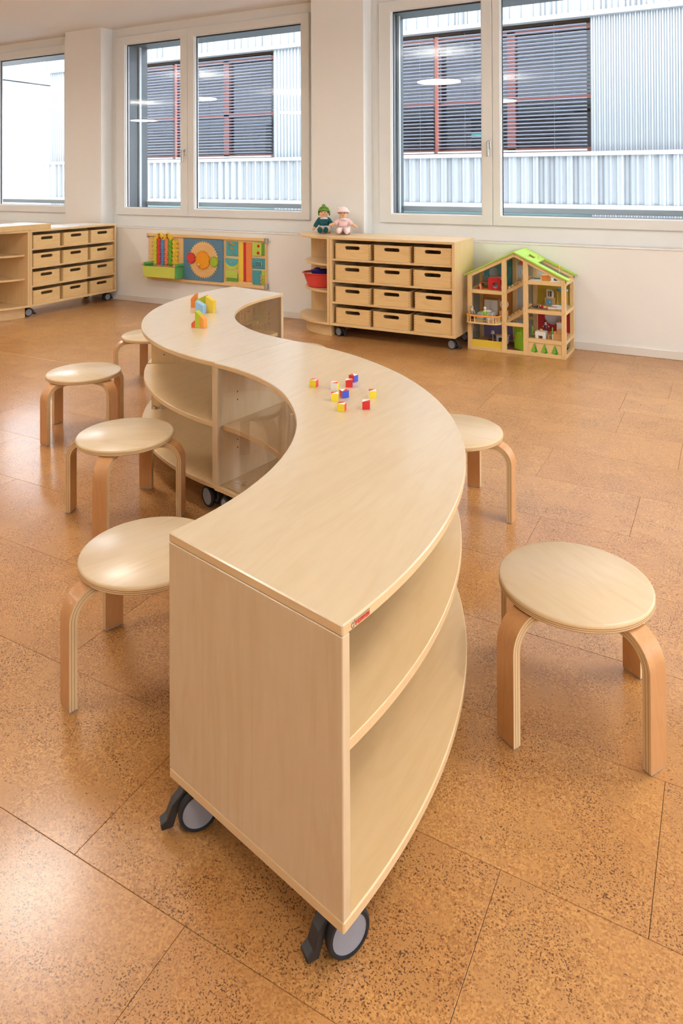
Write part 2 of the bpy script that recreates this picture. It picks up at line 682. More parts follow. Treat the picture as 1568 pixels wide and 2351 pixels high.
def frame_ring(mb, x0, x1, z0, z1, xi0, xi1, zi0, zi1, y0, y1, m=0):
    return mb.plate([(x0, z0), (x1, z0), (x1, z1), (x0, z1)], [[(xi0, zi0), (xi1, zi0), (xi1, zi1), (xi0, zi1)]], y0, y1, 'y', m)


GLASS = [((-9.20, -8.27), (-8.075, -6.868)), ((-5.902, -5.097), (-4.912, -3.598)), ((-2.652, -1.819), (-1.66, -0.21)), ((0.78, 1.5), (1.68, 2.68))]
for i, (a, d, b) in enumerate(WINS):
    w = thing('window_%d' % (i + 1), None, None, (0, 0, 0), kind='structure')
    frame_ring(MB(), a, b, 0.915, 2.9, a + 0.06, b - 0.06, 0.975, 2.84, YR, 5.93).build('frame', M_frame, w)
    for j, (x0, x1) in enumerate(((a, d - 0.0015), (d + 0.0015, b))):
        g0, g1 = GLASS[i][j]
        s = frame_ring(MB(), x0, x1, 0.917, 2.9, g0, g1, 0.995, 2.812, 5.80, 5.87).build('sash', M_frame, w, bev=0.004)
        frame_ring(MB(), g0 - 0.001, g1 + 0.001, 0.994, 2.813, g0 + 0.006, g1 - 0.006, 1.001, 2.806, 5.815, 5.868).build('glazing_bead', M_bead, s)
        frame_ring(MB(), g0 + 0.003, g1 - 0.003, 0.998, 2.809, g0 + 0.012, g1 - 0.012, 1.003, 2.794, 5.84, 5.85).build('gasket', M_gasket, s)
        MB().box(g0 + 0.005, g1 - 0.005, 5.8455, 5.846, 1.0, 2.807).build('glass_pane', M_pane, s)
    hx = d - 0.028
    hm = MB()
    hm.box(hx - 0.014, hx + 0.014, 5.792, 5.801, 1.555, 1.625)
    hm.cyl((hx, 5.80, 1.605), (hx, 5.755, 1.605), 0.008, n=10)
    hm.box(hx - 0.010, hx + 0.010, 5.745, 5.757, 1.49, 1.614)
    hm.build('handle', M_steel, w, bev=0.003)
    rv = MB()
    xa, xb = a + 0.045, b - 0.045
    frame_ring(rv, xa - 0.05, xb + 0.05, 0.90, 2.90, xa, xb, 0.985, 2.83, 5.93, YO + 0.03)
    rv.build('outer_reveal', M_reveal, w)
    gr = MB()
    for sx in (xa + 0.004, xb - 0.024):
        gr.box(sx, sx + 0.02, 6.10, 6.13, 0.985, 2.83)
    gr.build('guide_rail', M_rail, w)
    MB().box(xa - 0.02, xb + 0.02, 6.235, 6.265, 1.003, 1.052).build('guard_rail', M_rail, w, bev=0.004)

# ------------------------------------------------------------------ ceiling lamps
cable = MB().cyl((0, 0, 0.05), (0, 0, 0.39), 0.002, n=6)
k = 0
NAMES = ['far left of the room', 'left part of the room', 'table', 'right part of the room']
for i, lx in enumerate((-11.5, -7.55, -3.42, 0.65)):
    for j, ly in enumerate((-0.2, 2.65)):
        t = thing('pendant_lamp', 'round glowing disc pendant lamp over the %s, %s' % (NAMES[i], ('rear row', 'row nearer the windows')[j]), 'lamp', (lx, ly, 2.6), 0, 'round ceiling lamps')
        if k == 0:
            h_ = MB().lathe([(0.0001, 0.05), (0.30, 0.045), (0.305, 0.04), (0.305, 0.0), (0.29, 0.0), (0.29, 0.02), (0.0001, 0.02)], n=40)
            hm_ = h_.mesh('housing', plain('lamp_rim', (214, 170, 120), 0.5), smooth=30)
            dm_ = MB().lathe([(0.0001, 0.019), (0.289, 0.019), (0.289, -0.006), (0.0001, -0.012)], n=28).mesh('diffuser', M_lamp, smooth=40)
            um_ = MB().lathe([(0.0001, 0.053), (0.27, 0.049), (0.27, 0.0475), (0.0001, 0.0505)], n=20).mesh('added_fill', M_fill_up)  # added glowing disc on the housing, fill for the ceiling
            cm_ = cable.mesh('cable', M_white)
            rm_ = MB().cyl((0, 0, 0.375), (0, 0, 0.4), 0.05, n=20).mesh('ceiling_rose', M_white, 0.003)
        k += 1
        for nm, me in (('housing', hm_), ('diffuser', dm_), ('cable', cm_), ('ceiling_rose', rm_)):
            link(nm, me, t)
        link('added_fill', um_, t)

# ------------------------------------------------------------------ outside
M_corr = plain('galvanised_sheet', (134, 139, 143), 0.38, metal=0.5, var=0.03, bscale=2)
M_cap = plain('sheet_capping', (158, 167, 172), 0.4, metal=0.2)
M_redf = plain('red_brown_frame', (118, 56, 43), 0.5)
M_slat = plain('blind_slat', (150, 158, 174), 0.4, metal=0.2)
M_fglass = glass('facade_glass', (0.55, 0.62, 0.68), 0.8, 0.02)
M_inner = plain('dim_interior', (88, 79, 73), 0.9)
M_innerb = plain('interior_brown', (84, 46, 37), 0.8)
M_arch = plain('interior_blue', (30, 46, 68), 0.8)
M_street = plain('asphalt', (150, 150, 150), 0.9)
M_pale = plain('pale_render', (236, 236, 234), 0.9, var=0.01)

bld = thing('facade_building', 'long building across the street clad in pale corrugated metal with red window frames', 'building', (-5, 12, -3.5))
BX, BY, BZ = -5, 12, -3.5


def corr(name, x0, x1, z0, z1, y, pitch, amp, seed=0, trap=0.0):
    r = random.Random(seed)
    pts = []
    x = x0
    while x < x1:
        p = pitch * (1 + trap * (r.random() - 0.5))
        for q in range(8):
            xx = x + p * q / 8
            if xx > x1:
                break
            v = sin(2 * pi * q / 8)
            v = max(-0.8, min(0.8, v * 1.3))
            pts.append((xx, y + amp * v))
        x += p
    vs = [(px - BX, py - BY, z0 - BZ) for px, py in pts] + [(px - BX, py - BY, z1 - BZ) for px, py in pts]
    # give the sheet a back so that it has thickness
    vs += [(px - BX, py - BY + 0.01, z0 - BZ) for px, py in pts] + [(px - BX, py - BY + 0.01, z1 - BZ) for px, py in pts]
    n = len(pts)
    fs = []
    for i in range(n - 1):
        fs += [(i, i + 1, n + i + 1, n + i), (2 * n + i + 1, 2 * n + i, 3 * n + i, 3 * n + i + 1)]
        fs += [(i, 2 * n + i, 2 * n + i + 1, i + 1), (n + i + 1, 3 * n + i + 1, 3 * n + i, n + i)]
    return MB().add(vs, fs).build(name, M_corr, bld, smooth=50)


def bbox(name, mat, x0, x1, y0, y1, z0, z1, parent=None, bev=0):
    return MB().box(x0 - BX, x1 - BX, y0 - BY, y1 - BY, z0 - BZ, z1 - BZ).build(name, mat, parent or bld, bev)


XE = -14.75
corr('corrugated_band', XE - 0.1, 4.0, 3.97, 6.4, 11.98, 0.19, 0.035, 1, 0.35)
bbox('capping', M_cap, XE - 0.12, 4.0, 11.92, 12.1, 3.90, 3.975)
corr('corrugated_band', XE - 0.1, 4.0, 0.86, 1.655, 11.93, 0.19, 0.035, 2, 0.35)
bbox('capping', M_cap, XE - 0.12, 4.0, 11.85, 12.1, 1.65, 1.715)
bbox('capping', M_cap, XE - 0.12, 4.0, 11.87, 12.1, 0.80, 0.862)
PAN = [(XE, -12.16), (-8.115, -6.0), (-1.955, 0.2)]
for q, (a, b) in enumerate(PAN):
    corr('corrugated_panel', a, b, 1.715, 3.90, 12.04, 0.078, 0.016, 3 + q)
    corr('corrugated_panel', a, b, -3.5, 0.80, 12.04, 0.078, 0.016, 7 + q)
GR = [(-12.16, -8.115, (-10.75, -9.45)), (-6.0, -1.955, (-4.62, -3.3)), (0.2, 4.0, (2.0,))]
slat_cache = {}
for q, (a, b, mull) in enumerate(GR):
    w = thing('facade_window', None, None, (0, 0, 0), parent=bld)
    for z0, z1 in ((1.72, 1.80), (2.60, 2.67), (3.76, 3.84)):
        MB().box(a - BX, b - BX, 0.22, 0.30, z0 - BZ, z1 - BZ).build('window_rail', M_redf, w)
    for i, xm in enumerate(mull):
        wd = 0.035 if i == 0 else 0.07
        yy = (0.10, 0.18) if i == 0 else (0.22, 0.30)
        MB().box(xm - wd - BX, xm + wd - BX, yy[0], yy[1], 1.72 - BZ, 3.84 - BZ).build('mullion', M_redf, w)
    MB().box(a - BX, b - BX, 0.305, 0.315, 1.72 - BZ, 3.90 - BZ).build('pane', M_fglass, w)
    MB().box(a - BX, b - BX, 0.305, 0.315, -1.6 - BZ, 0.8 - BZ).build('pane', plain('teal_glass', (90, 122, 122), 0.15), w)
    # the room behind the panes
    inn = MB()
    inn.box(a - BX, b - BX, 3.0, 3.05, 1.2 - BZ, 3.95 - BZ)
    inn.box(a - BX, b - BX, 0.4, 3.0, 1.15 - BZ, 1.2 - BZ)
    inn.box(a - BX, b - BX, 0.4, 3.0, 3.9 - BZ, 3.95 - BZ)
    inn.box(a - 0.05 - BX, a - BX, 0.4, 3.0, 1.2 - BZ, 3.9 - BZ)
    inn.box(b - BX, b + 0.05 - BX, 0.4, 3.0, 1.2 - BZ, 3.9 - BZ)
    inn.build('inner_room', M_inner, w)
    ends = [a + 0.03] + [mull[0]] + [b - 0.02]
    for e0, e1 in zip(ends[:-1], ends[1:]):
        e0 += 0.04
        e1 -= 0.04
        bl = thing('blind', None, None, ((e0 + e1) / 2 - BX, 0.06, 0), parent=bld)
        L2 = (e1 - e0) / 2
        me = MB().box(-L2, L2, -0.034, 0.034, -0.0012, 0.0012).xf(Matrix.Rotation(radians(-14), 4, 'X')).mesh('slat', M_slat)
        for n in range(32):
            link('slat', me, bl, (0, 0, 1.83 + n * 0.0635 - BZ))
        MB().box(-L2, L2, -0.03, 0.03, 1.735 - BZ, 1.765 - BZ).build('bottom_rail', M_cap, bl)
        for xs in (-L2 * 0.6, L2 * 0.6):
            MB().box(xs - 0.002, xs + 0.002, -0.036, -0.035, 1.76 - BZ, 3.85 - BZ).build('ladder_cord', M_reveal, bl)
w = thing('interior_fittings', None, None, parent=bld)
# furnishings behind the glass of the right-hand window group
MB().plate([(-3.6 - BX, 1.72 - BZ)] + [(-2.6 - BX + 0.62 * cos(t), 1.72 - BZ + 0.40 * sin(t)) for t in [pi - pi * i / 16 for i in range(17)]], [], 1.0, 1.05, 'y').build('blue_arch', M_arch, w)
MB().box(-4.5 - BX, -4.15 - BX, 0.6, 0.8, 1.2 - BZ, 3.9 - BZ).build('brown_post', M_innerb, w)
MB().box(-4.2 - BX, -2.1 - BX, 2.2, 2.3, 2.75 - BZ, 3.0 - BZ).build('brown_beam', M_innerb, w)
M_exit = prin_emit('exit_sign_green', (0.05, 0.75, 0.35), 0.8)
MB().box(-4.25 - BX, -3.95 - BX, 0.62, 0.65, 2.03 - BZ, 2.13 - BZ).build('exit_sign', M_exit, w)
bbox('rear_wall', M_inner, XE, 4.0, 15.1, 15.3, -3.5, 6.4)
bbox('end_wall', M_corr, XE, XE + 0.1, 12.1, 15.1, -3.5, 6.4)
bbox('roof', M_corr, XE, 4.0, 12.02, 15.2, 6.4, 6.5)

d = thing('pale_building', 'faint white building with a grey eave behind the street', 'building', (-34, 24, -3.5))
MB().box(-6, 4, -4, 10, 0, 9.4).build('wall', M_pale, d)
MB().prism([(-6.4, 9.7), (4.6, 9.4), (4.6, 9.7), (-1, 11.2)], -4.5, 10.5, 'y').build('roof', plain('pale_grey_roof', (176, 196, 206), 0.7), d)
MB().box(4.0, 4.5, -4.3, 10.2, 9.0, 9.35).build('eave', plain('eave_grey', (180, 186, 190), 0.7), d)
d = thing('pale_house', 'low white house beside the far end of the metal facade', 'building', (-30, 40, -3.5))
MB().box(-14, 4, -5, 5, 0, 6.2).build('wall', M_pale, d)
MB().prism([(-5.6, 6.2), (5.6, 6.2), (0, 8.2)], -14.5, 4.5, 'x').build('roof', plain('pale_blue_roof', (170, 196, 214), 0.7), d)
struct(MB().box(-120, 120, 6.4, 160, -3.7, -3.5).build('ground', M_street))

# a car parked below the left window
car = thing('parked_car', 'white car roof with dark glass seen low in the left window', 'car', (-20.5, 17.6, -3.5), radians(8))
M_carw = plain('white_car_paint', (235, 238, 240), 0.25, var=0.01)
M_card = plain('dark_car_glass', (40, 64, 84), 0.1)
MB().plate([(-2.1, 0.35), (2.1, 0.35), (2.15, 0.8), (1.6, 0.95), (0.9, 1.5), (-1.3, 1.55), (-2.0, 0.95), (-2.15, 0.8)], [], -0.85, 0.85, 'y').build('body', M_carw, car, bev=0.03)
MB().plate([(0.85, 1.42), (1.4, 0.98), (0.15, 0.98), (0.15, 1.42)], [], -0.86, 0.86, 'y').build('side_window', M_card, car)
MB().plate([(0.05, 1.42), (0.05, 0.98), (-1.7, 0.98), (-1.25, 1.45)], [], -0.86, 0.86, 'y').build('side_window', M_card, car)
for sx in (-1.3, 1.3):
    for sy in (-0.8, 0.62):
        MB().cyl((sx, sy, 0.32), (sx, sy + 0.18, 0.32), 0.32, n=20).build('wheel', M_tyre, car)

# ------------------------------------------------------------------ curved table units


def caster(parent, x, y, ang, H=0.10, rw=0.041, brake=True, name='caster'):
    """twin-wheel swivel caster under a board at height H; wheel axle along local x turned by ang"""
    c = MB()
    c.cyl((0, 0, H - 0.006), (0, 0, H), 0.026, n=16)
    c.cyl((0, 0, rw + 0.018), (0, 0, H - 0.004), 0.014, n=12)
    c.box(-0.006, 0.006, -0.024, 0.030, rw - 0.012, rw + 0.03)
    o = c.build(name, M_blackpl, parent, bev=0.002, loc=(x, y, 0), rot=(0, 0, ang))
    key = ('c', rw)
    if key not in CACHE:
        wm = MB().lathe([(rw * 0.80, -0.009), (rw * 0.93, -0.009), (rw, -0.005), (rw, 0.005), (rw * 0.93, 0.009), (rw * 0.80, 0.009), (rw * 0.80, -0.009)], n=28)
        wm.xf(Matrix.Rotation(pi / 2, 4, 'Y'))
        hb = MB().lathe([(0.0001, -0.0075), (rw * 0.80, -0.0075), (rw * 0.80, 0.0075), (0.0001, 0.0075)], n=28).xf(Matrix.Rotation(pi / 2, 4, 'Y'))
        arm = MB()
        pr = [(0.0, rw * 2 + 0.004), (-0.03, rw * 1.9), (-0.052, rw * 1.35), (-0.062, rw * 0.75), (-0.075, rw * 0.55), (-0.072, rw * 0.28), (-0.050, rw * 0.30), (-0.042, rw * 0.9), (-0.028, rw * 1.45), (0.0, rw * 1.7)]
        arm.plate(pr, [], -0.013, 0.013, 'x')
        CACHE[key] = (wm.mesh('wheel', M_tyre, smooth=35), hb.mesh('hub_cap', M_greycap, smooth=30), arm.mesh('brake_pedal', M_blackpl, 0.002))
    wm, hm, am = CACHE[key]
    for sx in (-0.019, 0.019):
        link('wheel', wm, o, (sx, 0, rw))
        link('hub_cap', hm, o, (sx, 0, rw))
    if brake:
        link('brake_pedal', am, o, (0, 0, 0))
    return o


CACHE = {}
T = 0.0195
ZT, ZB = 0.6, 0.1


def pol(c, r, a):
    return (c[0] + r * cos(a), c[1] + r * sin(a))


def radial_panel(c, r0, r1, a, off0, off1, z0, z1):
    """upright board along the ray at angle a, thickness between tangential offsets"""
    d = Vector((cos(a), sin(a)))
    n = Vector((-sin(a), cos(a)))
    P = [Vector(c) + d * r + n * t for r, t in ((r0, off0), (r1, off0), (r1, off1), (r0, off1))]
    return MB().prism([tuple(p) for p in P], z0, z1)


def curved_unit(label, C, ri, ro, a0, a1, shelves):
    am = (a0 + a1) / 2
    org = Vector(pol(C, (ri + ro) / 2, am))
    t = thing('curved_shelf_table', label, 'table', (org.x, org.y, 0), 0, 'curved table units of the S-shaped island')
    c = (C[0] - org.x, C[1] - org.y)
    MB().sector(c, ri, ro, a0, a1, ZT - T, ZT, 72, 0, 1).build('table_top', [M_maple_y, M_edge], t, bev=0.0024)
    MB().sector(c, ri, ro, a0, a1, ZB, ZB + T, 72, 0, 1).build('bottom_board', [M_bounce_y, M_edge], t, bev=0.0022)
    for a, o0, o1 in ((a0, 0.0, T), (a1, -T, 0.0)):
        radial_panel(c, ri + 0.0005, ro - 0.0005, a, o0, o1, ZB + T, ZT - T).build('end_panel', [M_maple_z], t, bev=0.0016)
    radial_panel(c, ri + 0.03, ro - 0.035, am, -T / 2, T / 2, ZB + T, ZT - T).build('partition', M_panel_z, t, bev=0.0012)  # warmer maple here too, bounce light put into the colour
    e = T / ((ri + ro) / 2)
    for (b0, b1), z in zip(((a0 + e, am - e * 0.5), (am + e * 0.5, a1 - e)), shelves):
        MB().sector(c, ri + 0.028, ro - 0.012, b0 - 0.0, b1 + 0.0, z - T, z, 40, 0, 1).build('shelf', [M_bounce_y, M_edge], t, bev=0.0014)
    MB().sector(c, ri + 0.012, ri + 0.016, a0 + e * 1.25, a1 - e * 1.25, ZB + T, ZT - T, 72).build('acrylic_panel', M_acrylic, t, smooth=30)
    # casters
    ins = 0.075
    for a, ang, brk in ((a0 + 0.046, radians(-42), True), (a1 - 0.06, radians(62), False), (am, radians(20), True)):
        for r in (ri + 0.036, ro - 0.055):
            x, y = pol(c, r + (0.03 if a == am else 0), a)
            caster(t, x, y, ang + (0.15 if r > 1.1 else 0), brake=brk)
    # dark discs painting the shade of pin holes in the panels and screw caps on the boards
    hole = MB().cyl((0, 0, -0.0005), (0, 0, 0.0006), 0.0032, n=8).mesh('pin_hole', M_hole_shade)
    for a, off in ((a0, T + 0.0002), (a1, -T - 0.0002), (am, T / 2 + 0.0002), (am, -T / 2 - 0.0002)):
        n = Vector((-sin(a), cos(a), 0)) * (1 if off > 0 else -1)
        q = n.to_track_quat('Z', 'Y').to_euler()
        for r in (ri + 0.11, ro - 0.10):
            for z in (0.24, 0.272, 0.304, 0.40, 0.432, 0.464):
                if min(abs(z - s) for s in shelves) < 0.03:
                    continue
                p = Vector((cos(a) * r + c[0], sin(a) * r + c[1], z)) + Vector((-sin(a), cos(a), 0)) * off
                link('pin_hole', hole, t, p, q)
    cap = MB().cyl((0, 0, 0), (0, 0, 0.0022), 0.0085, n=14).mesh('screw_cap', M_chrome, 0.0006)
    for a in (a0 + 0.075, a1 - 0.075):
        for r in (ri + 0.075,):
            for k in range(4):
                x, y = pol(c, r + (0.022, 0, -0.022, 0)[k], a + (0, 0.022, 0, -0.022)[k] / r)
                link('screw_cap', cap, t, (x, y, ZB + T))
    # connector fittings: cam nuts seen beside the partition and the end panels
    br = MB().cyl((0, 0, 0), (0, 0, 0.016), 0.0065, n=10)
    brm = br.mesh('connector_bolt', M_chrome, 0.001)
    for a, off in ((am, -0.02), (am, 0.02), (a0, T + 0.008), (a1, -T - 0.008)):
        for r in ((ro - 0.05, ro - 0.085) if a == am else (ro - 0.075,)):
            p = Vector((cos(a) * r + c[0], sin(a) * r + c[1], ZB + T)) + Vector((-sin(a), cos(a), 0)) * off
            link('connector_bolt', brm, t, p)
    return t, c


CN, CF = (-1.913, 1.316), (-1.595, 3.561)
tn, cn = curved_unit('curved maple shelf table nearest the camera, with coloured cubes on top', CN, 0.916, 1.388, radians(-12.3), radians(81.94) - 0.0003, (0.392, 0.352))
tf_, cf = curved_unit('curved maple shelf table at the far end of the S, with slanted blocks on top', CF, 0.876, 1.344, radians(-191.9), radians(-98.06) - 0.0003, (0.355, 0.355))
# maker's mark on the rim: a little grey figure and red capitals with a grey line above
a_lab = radians(-12.3) + 0.0155
ro = 1.388 + 0.0006


def on_rim(pts_list, mat, name, ang0):
    mb = MB()
    for poly in pts_list:
        vs = []
        for lay in (0.0, 0.0006):
            for (u, v) in poly:
                a = ang0 + u / ro
                vs.append((cn[0] + (ro + lay) * cos(a), cn[1] + (ro + lay) * sin(a), ZT - T / 2 + v))
        n = len(poly)
        fs = [tuple(range(n)), tuple(range(2 * n - 1, n - 1, -1))] + [(i, (i + 1) % n, n + (i + 1) % n, n + i) for i in range(n)]
        mb.add(vs, fs)
    return mb.build(name, mat, tn)


H_ = 0.0068


def rect(u0, u1, v0, v1):
    return [(u0, v0), (u1, v0), (u1, v1), (u0, v1)]


def letter(ch, u, w=0.0052, h=H_, s=0.0014):
    v = -0.0045
    B = []
    if ch in 'FEHBRN':
        B.append(rect(u, u + s, v, v + h))
    if ch in 'FE':
        B += [rect(u, u + w, v + h - s, v + h), rect(u, u + w * 0.8, v + h / 2 - s / 2, v + h / 2 + s / 2)]
    if ch == 'E':
        B.append(rect(u, u + w, v, v + s))
    if ch in 'HN':
        B.append(rect(u + w - s, u + w, v, v + h))
    if ch == 'N':
        B.append([(u, v + h), (u + s * 1.3, v + h), (u + w, v), (u + w - s * 1.3, v)])
    if ch == 'R':
        B += [rect(u, u + w, v + h - s, v + h), rect(u, u + w, v + h / 2 - s / 2, v + h / 2 + s / 2), rect(u + w - s, u + w, v + h / 2, v + h), [(u + s, v + h / 2), (u + s * 2.2, v + h / 2), (u + w, v), (u + w - s, v)]]
    if ch == 'O':
        B += [rect(u, u + w, v + h - s, v + h), rect(u, u + w, v, v + s), rect(u, u + s, v, v + h), rect(u + w - s, u + w, v, v + h)]
    return B


polys = []
for i, ch in enumerate('FERRON'):
    polys += letter(ch, 0.012 + i * 0.0066)
on_rim(polys, plain('red_print', (214, 70, 60), 0.5), 'rim_lettering', a_lab)
ring = [[(0.004 + 0.0042 * cos(t), -0.001 + 0.0048 * sin(t)), (0.004 + 0.0042 * cos(t + 0.5), -0.001 + 0.0048 * sin(t + 0.5)), (0.004 + 0.0032 * cos(t + 0.5), -0.001 + 0.0037 * sin(t + 0.5)), (0.004 + 0.0032 * cos(t), -0.001 + 0.0037 * sin(t))] for t in [0.5 * i for i in range(12)]]
ring += [rect(0.0085, 0.0098, 0.002, 0.0065), rect(0.012, 0.051, 0.0046, 0.0052)]
on_rim(ring, plain('grey_print', (128, 122, 108), 0.6), 'rim_emblem', a_lab)

# ------------------------------------------------------------------ stools
R_S = 0.187


def make_stool():
    t = thing('stool', 'x', 'stool')
    z0, z1 = 0.293, 0.315
    prof = [(0.0001, z0), (R_S - 0.004, z0), (R_S, z0 + 0.004), (R_S, z0 + 0.007), (R_S, z0 + 0.0085), (R_S, z0 + 0.0115), (R_S, z0 + 0.013), (R_S, z0 + 0.017), (R_S - 0.0015, z1 - 0.002), (R_S - 0.005, z1), (0.0001, z1)]
    segs = [0, 1, 1, 2, 1, 2, 1, 1, 0, 0]
    MB().lathe(prof, n=64, seg_m=segs).build('seat', [M_birch, M_ply_l, M_ply_d], t, smooth=35)
    rb, rr, zt = 0.236, 0.075, 0.293
    lay = [(0.0, 0.0055), (0.0055, 0.0068), (0.0068, 0.013), (0.013, 0.0143), (0.0143, 0.021)]

    def off(t):
        P = [(0.055, zt - t), (rb - rr, zt - t)]
        P += [(rb - rr + (rr - t) * sin(q), zt - rr + (rr - t) * cos(q)) for q in [pi / 2 * i / 10 for i in range(1, 11)]]
        P += [(rb - t, 0.004)]
        return P
    mb = MB()
    for i, (t0, t1) in enumerate(lay):
        poly = off(t0) + off(t1)[::-1]
        mb.plate(poly, [], -0.0275, 0.0275, 'y', 0, 2 if i in (1, 3) else 1)
    me = mb.mesh('leg', [M_beech, M_ply_l, M_ply_d], smooth=30)
    gl = MB().box(rb - 0.020, rb - 0.001, -0.026, 0.026, 0.0, 0.0042).mesh('foot_glide', M_glide, 0.001)
    sc = MB().cyl((0.12, 0, 0.266), (0.12, 0, 0.272), 0.008, n=10).mesh('screw', M_steel)
    for k in range(4):
        l = link('leg', me, t, (0, 0, 0), (0, 0, k * pi / 2))
        link('foot_glide', gl, l)
        link('screw', sc, l)
    return t


ST = [(-0.349, 1.860, -31, 'round birch stool standing alone at the right edge, nearest the camera'),
      (-1.399, 1.467, 72, 'round birch stool half hidden behind the near end of the curved table'),
      (-2.113, 2.079, 23, 'round birch stool in the middle of the three stools left of the table'),
      (-2.980, 2.641, -5, 'round birch stool with a bright sheen, furthest left of all the stools'),
      (-3.293, 3.470, 57, 'round birch stool partly hidden behind the far bulge of the curved table'),
      (-0.972, 2.735, -1, 'round birch stool tucked against the right bulge of the table below the cubes'),
      (-2.250, 3.556, 45, 'round birch stool inside the far hollow, only its seat rim showing over the table')]
st0 = make_stool()
for i, (x, y, az, lab) in enumerate(ST):
    o = st0 if i == 0 else copy_tree(st0)
    o.location = (x, y, 0)
    o.rotation_euler = (0, 0, radians(az))
    tag(o, lab, 'stool', 'round birch stools around the curved table')

# ------------------------------------------------------------------ storage cabinets with drawer boxes
CW, CD = 1.087, 0.463
ROWZ = [0.6515, 0.4745, 0.2975, 0.1205]
COLX = [0.047, 0.398, 0.747]
DW, DH, DD = 0.314, 0.127, 0.40
ROWN = ['top', 'second', 'third', 'bottom']
COLN = ['left', 'middle', 'right']


def slot(cx, cz, w, h, n=6):
    r = h / 2
    return arc(cx + w / 2 - r, cz, r, -pi / 2, pi / 2, n) + arc(cx - w / 2 + r, cz, r, pi / 2, 3 * pi / 2, n)


def drawer_proto():
    d = {}
    t = 0.012
    d['front_board'] = MB().plate([(0, 0), (DW, 0), (DW, DH), (0, DH)], [slot(DW / 2, DH - 0.034, 0.135, 0.028)], 0, t, 'y').mesh('front_board', M_alder, 0.001)
    d['back_board'] = MB().box(0, DW, DD - t, DD, 0.004, DH).mesh('back_board', M_alder, 0.001)
    d['base_board'] = MB().box(t, DW - t, t, DD - t, 0.005, 0.012).mesh('base_board', M_alder)
    d['side_board'] = MB().box(0, t, t, DD - t, 0.0, DH).mesh('side_board', M_alder, 0.001)
    fj = MB()
    for k in range(6):
        z = 0.008 + k * 0.0205
        fj.box(0.001, 0.0105, -0.0005, 0.002, z, z + 0.0095)
        fj.box(DW - 0.0105, DW - 0.001, -0.0005, 0.002, z, z + 0.0095)
    d['finger_joint'] = fj.mesh('finger_joint', M_endgrain)
    return d


DP = drawer_proto()


def cabinet(loc, rz, label, where, tail):
    t = thing('storage_cabinet', label, 'cabinet', loc, rz, 'low wheeled cabinets')
    s = 0.023
    box('side_panel', M_panel_z, t, 0, s, 0, CD, 0.12, 0.81, 0.0012)
    box('side_panel', M_panel_z, t, CW - s, CW, 0, CD, 0.12, 0.81, 0.0012)
    box('top_panel', M_panel_x, t, 0, CW, 0, CD, 0.81, 0.83, 0.0012)
    box('bottom_panel', M_panel_x, t, 0, CW, 0, CD, 0.1, 0.12, 0.0012)
    box('back_panel', M_panel_x, t, s, CW - s, CD - 0.012, CD, 0.12, 0.81)
    for z in ROWZ[:3]:
        box('shelf', M_panel_x, t, s, CW - s, 0.004, CD - 0.012, z - 0.0155, z, 0.001)
    for x, y, a in ((0.05, 0.10, pi / 2 - 0.30), (CW - 0.05, 0.10, pi / 2 - 0.20), (0.05, CD - 0.07, 0.9 - pi), (CW - 0.05, CD - 0.05, 1.2 - pi)):
        caster(t, x, y, a, 0.10, 0.038, y < 0.2)
    sp = MB().cyl((0, 0, 0), (0, 0.001, 0), 0.003, n=8).mesh('pin_hole', M_hole_shade)
    M = Matrix.Translation(loc) @ Matrix.Rotation(rz, 4, 'Z')
    for r in range(4):
        for c in range(3):
            jit = RND.uniform(-0.006, 0.010)
            p = M @ Vector((COLX[c] + RND.uniform(-0.003, 0.003), 0.016 + jit, ROWZ[r] + 0.0005))
            d = thing('drawer_box', '%s-row %s wooden drawer box %s' % (ROWN[r], COLN[c], where), 'drawer', p, rz, 'drawer boxes %s' % tail)
            for nm in ('front_board', 'back_board', 'base_board', 'finger_joint'):
                o = link(nm, DP[nm], d)
            o['kind'] = 'stuff'
            link('side_board', DP['side_board'], d)
            link('side_board', DP['side_board'], d, (DW - 0.012, 0, 0))
    return t


def quarter(cx, cy, a, b, n=20):
    """quarter ellipse to the left (-x) and front (-y) of (cx, cy)"""
    return [(cx, cy)] + [(cx - a * cos(q), cy - b * sin(q)) for q in [pi / 2 * i / n for i in range(n + 1)]]


def end_shelf(loc, rz, label):
    """rounded open end unit; its straight side touches the cabinet at x = 0"""
    t = thing('rounded_end_shelf', label, 'shelf', loc, rz, 'rounded end shelves')
    A, B = 0.50, CD
    x0 = -0.002
    MB().prism(quarter(x0, CD, A, B), 0.81, 0.83).build('top_panel', M_panel_x, t, bev=0.0012)
    MB().prism(quarter(x0, CD, A, B), 0.1, 0.12).build('bottom_panel', M_panel_x, t, bev=0.0012)
    MB().prism(quarter(x0 - 0.012, CD, A - 0.07, B - 0.055), 0.0, 0.1).build('plinth', M_panel_x, t, bev=0.001)
    box('side_panel', M_panel_z, t, x0 - 0.022, x0, 0.0, CD - 0.02, 0.12, 0.81, 0.001)
    box('back_panel', M_panel_z, t, x0 - 0.44, x0, CD - 0.02, CD, 0.12, 0.81, 0.001)
    for z in (0.60, 0.375):
        MB().prism(quarter(x0 - 0.022, CD - 0.02, A - 0.085, B - 0.065), z - 0.018, z).build('shelf', M_panel_x, t, bev=0.0012)
    sp = MB().cyl((0, 0, 0), (0, 0.001, 0), 0.003, n=8).mesh('pin_hole', M_hole_shade)  # flat disc, the shade in the hole painted dark
    for z in (0.655, 0.69, 0.72, 0.34):
        link('pin_hole', sp, t, (-0.30, CD - 0.0208, z))
    return t


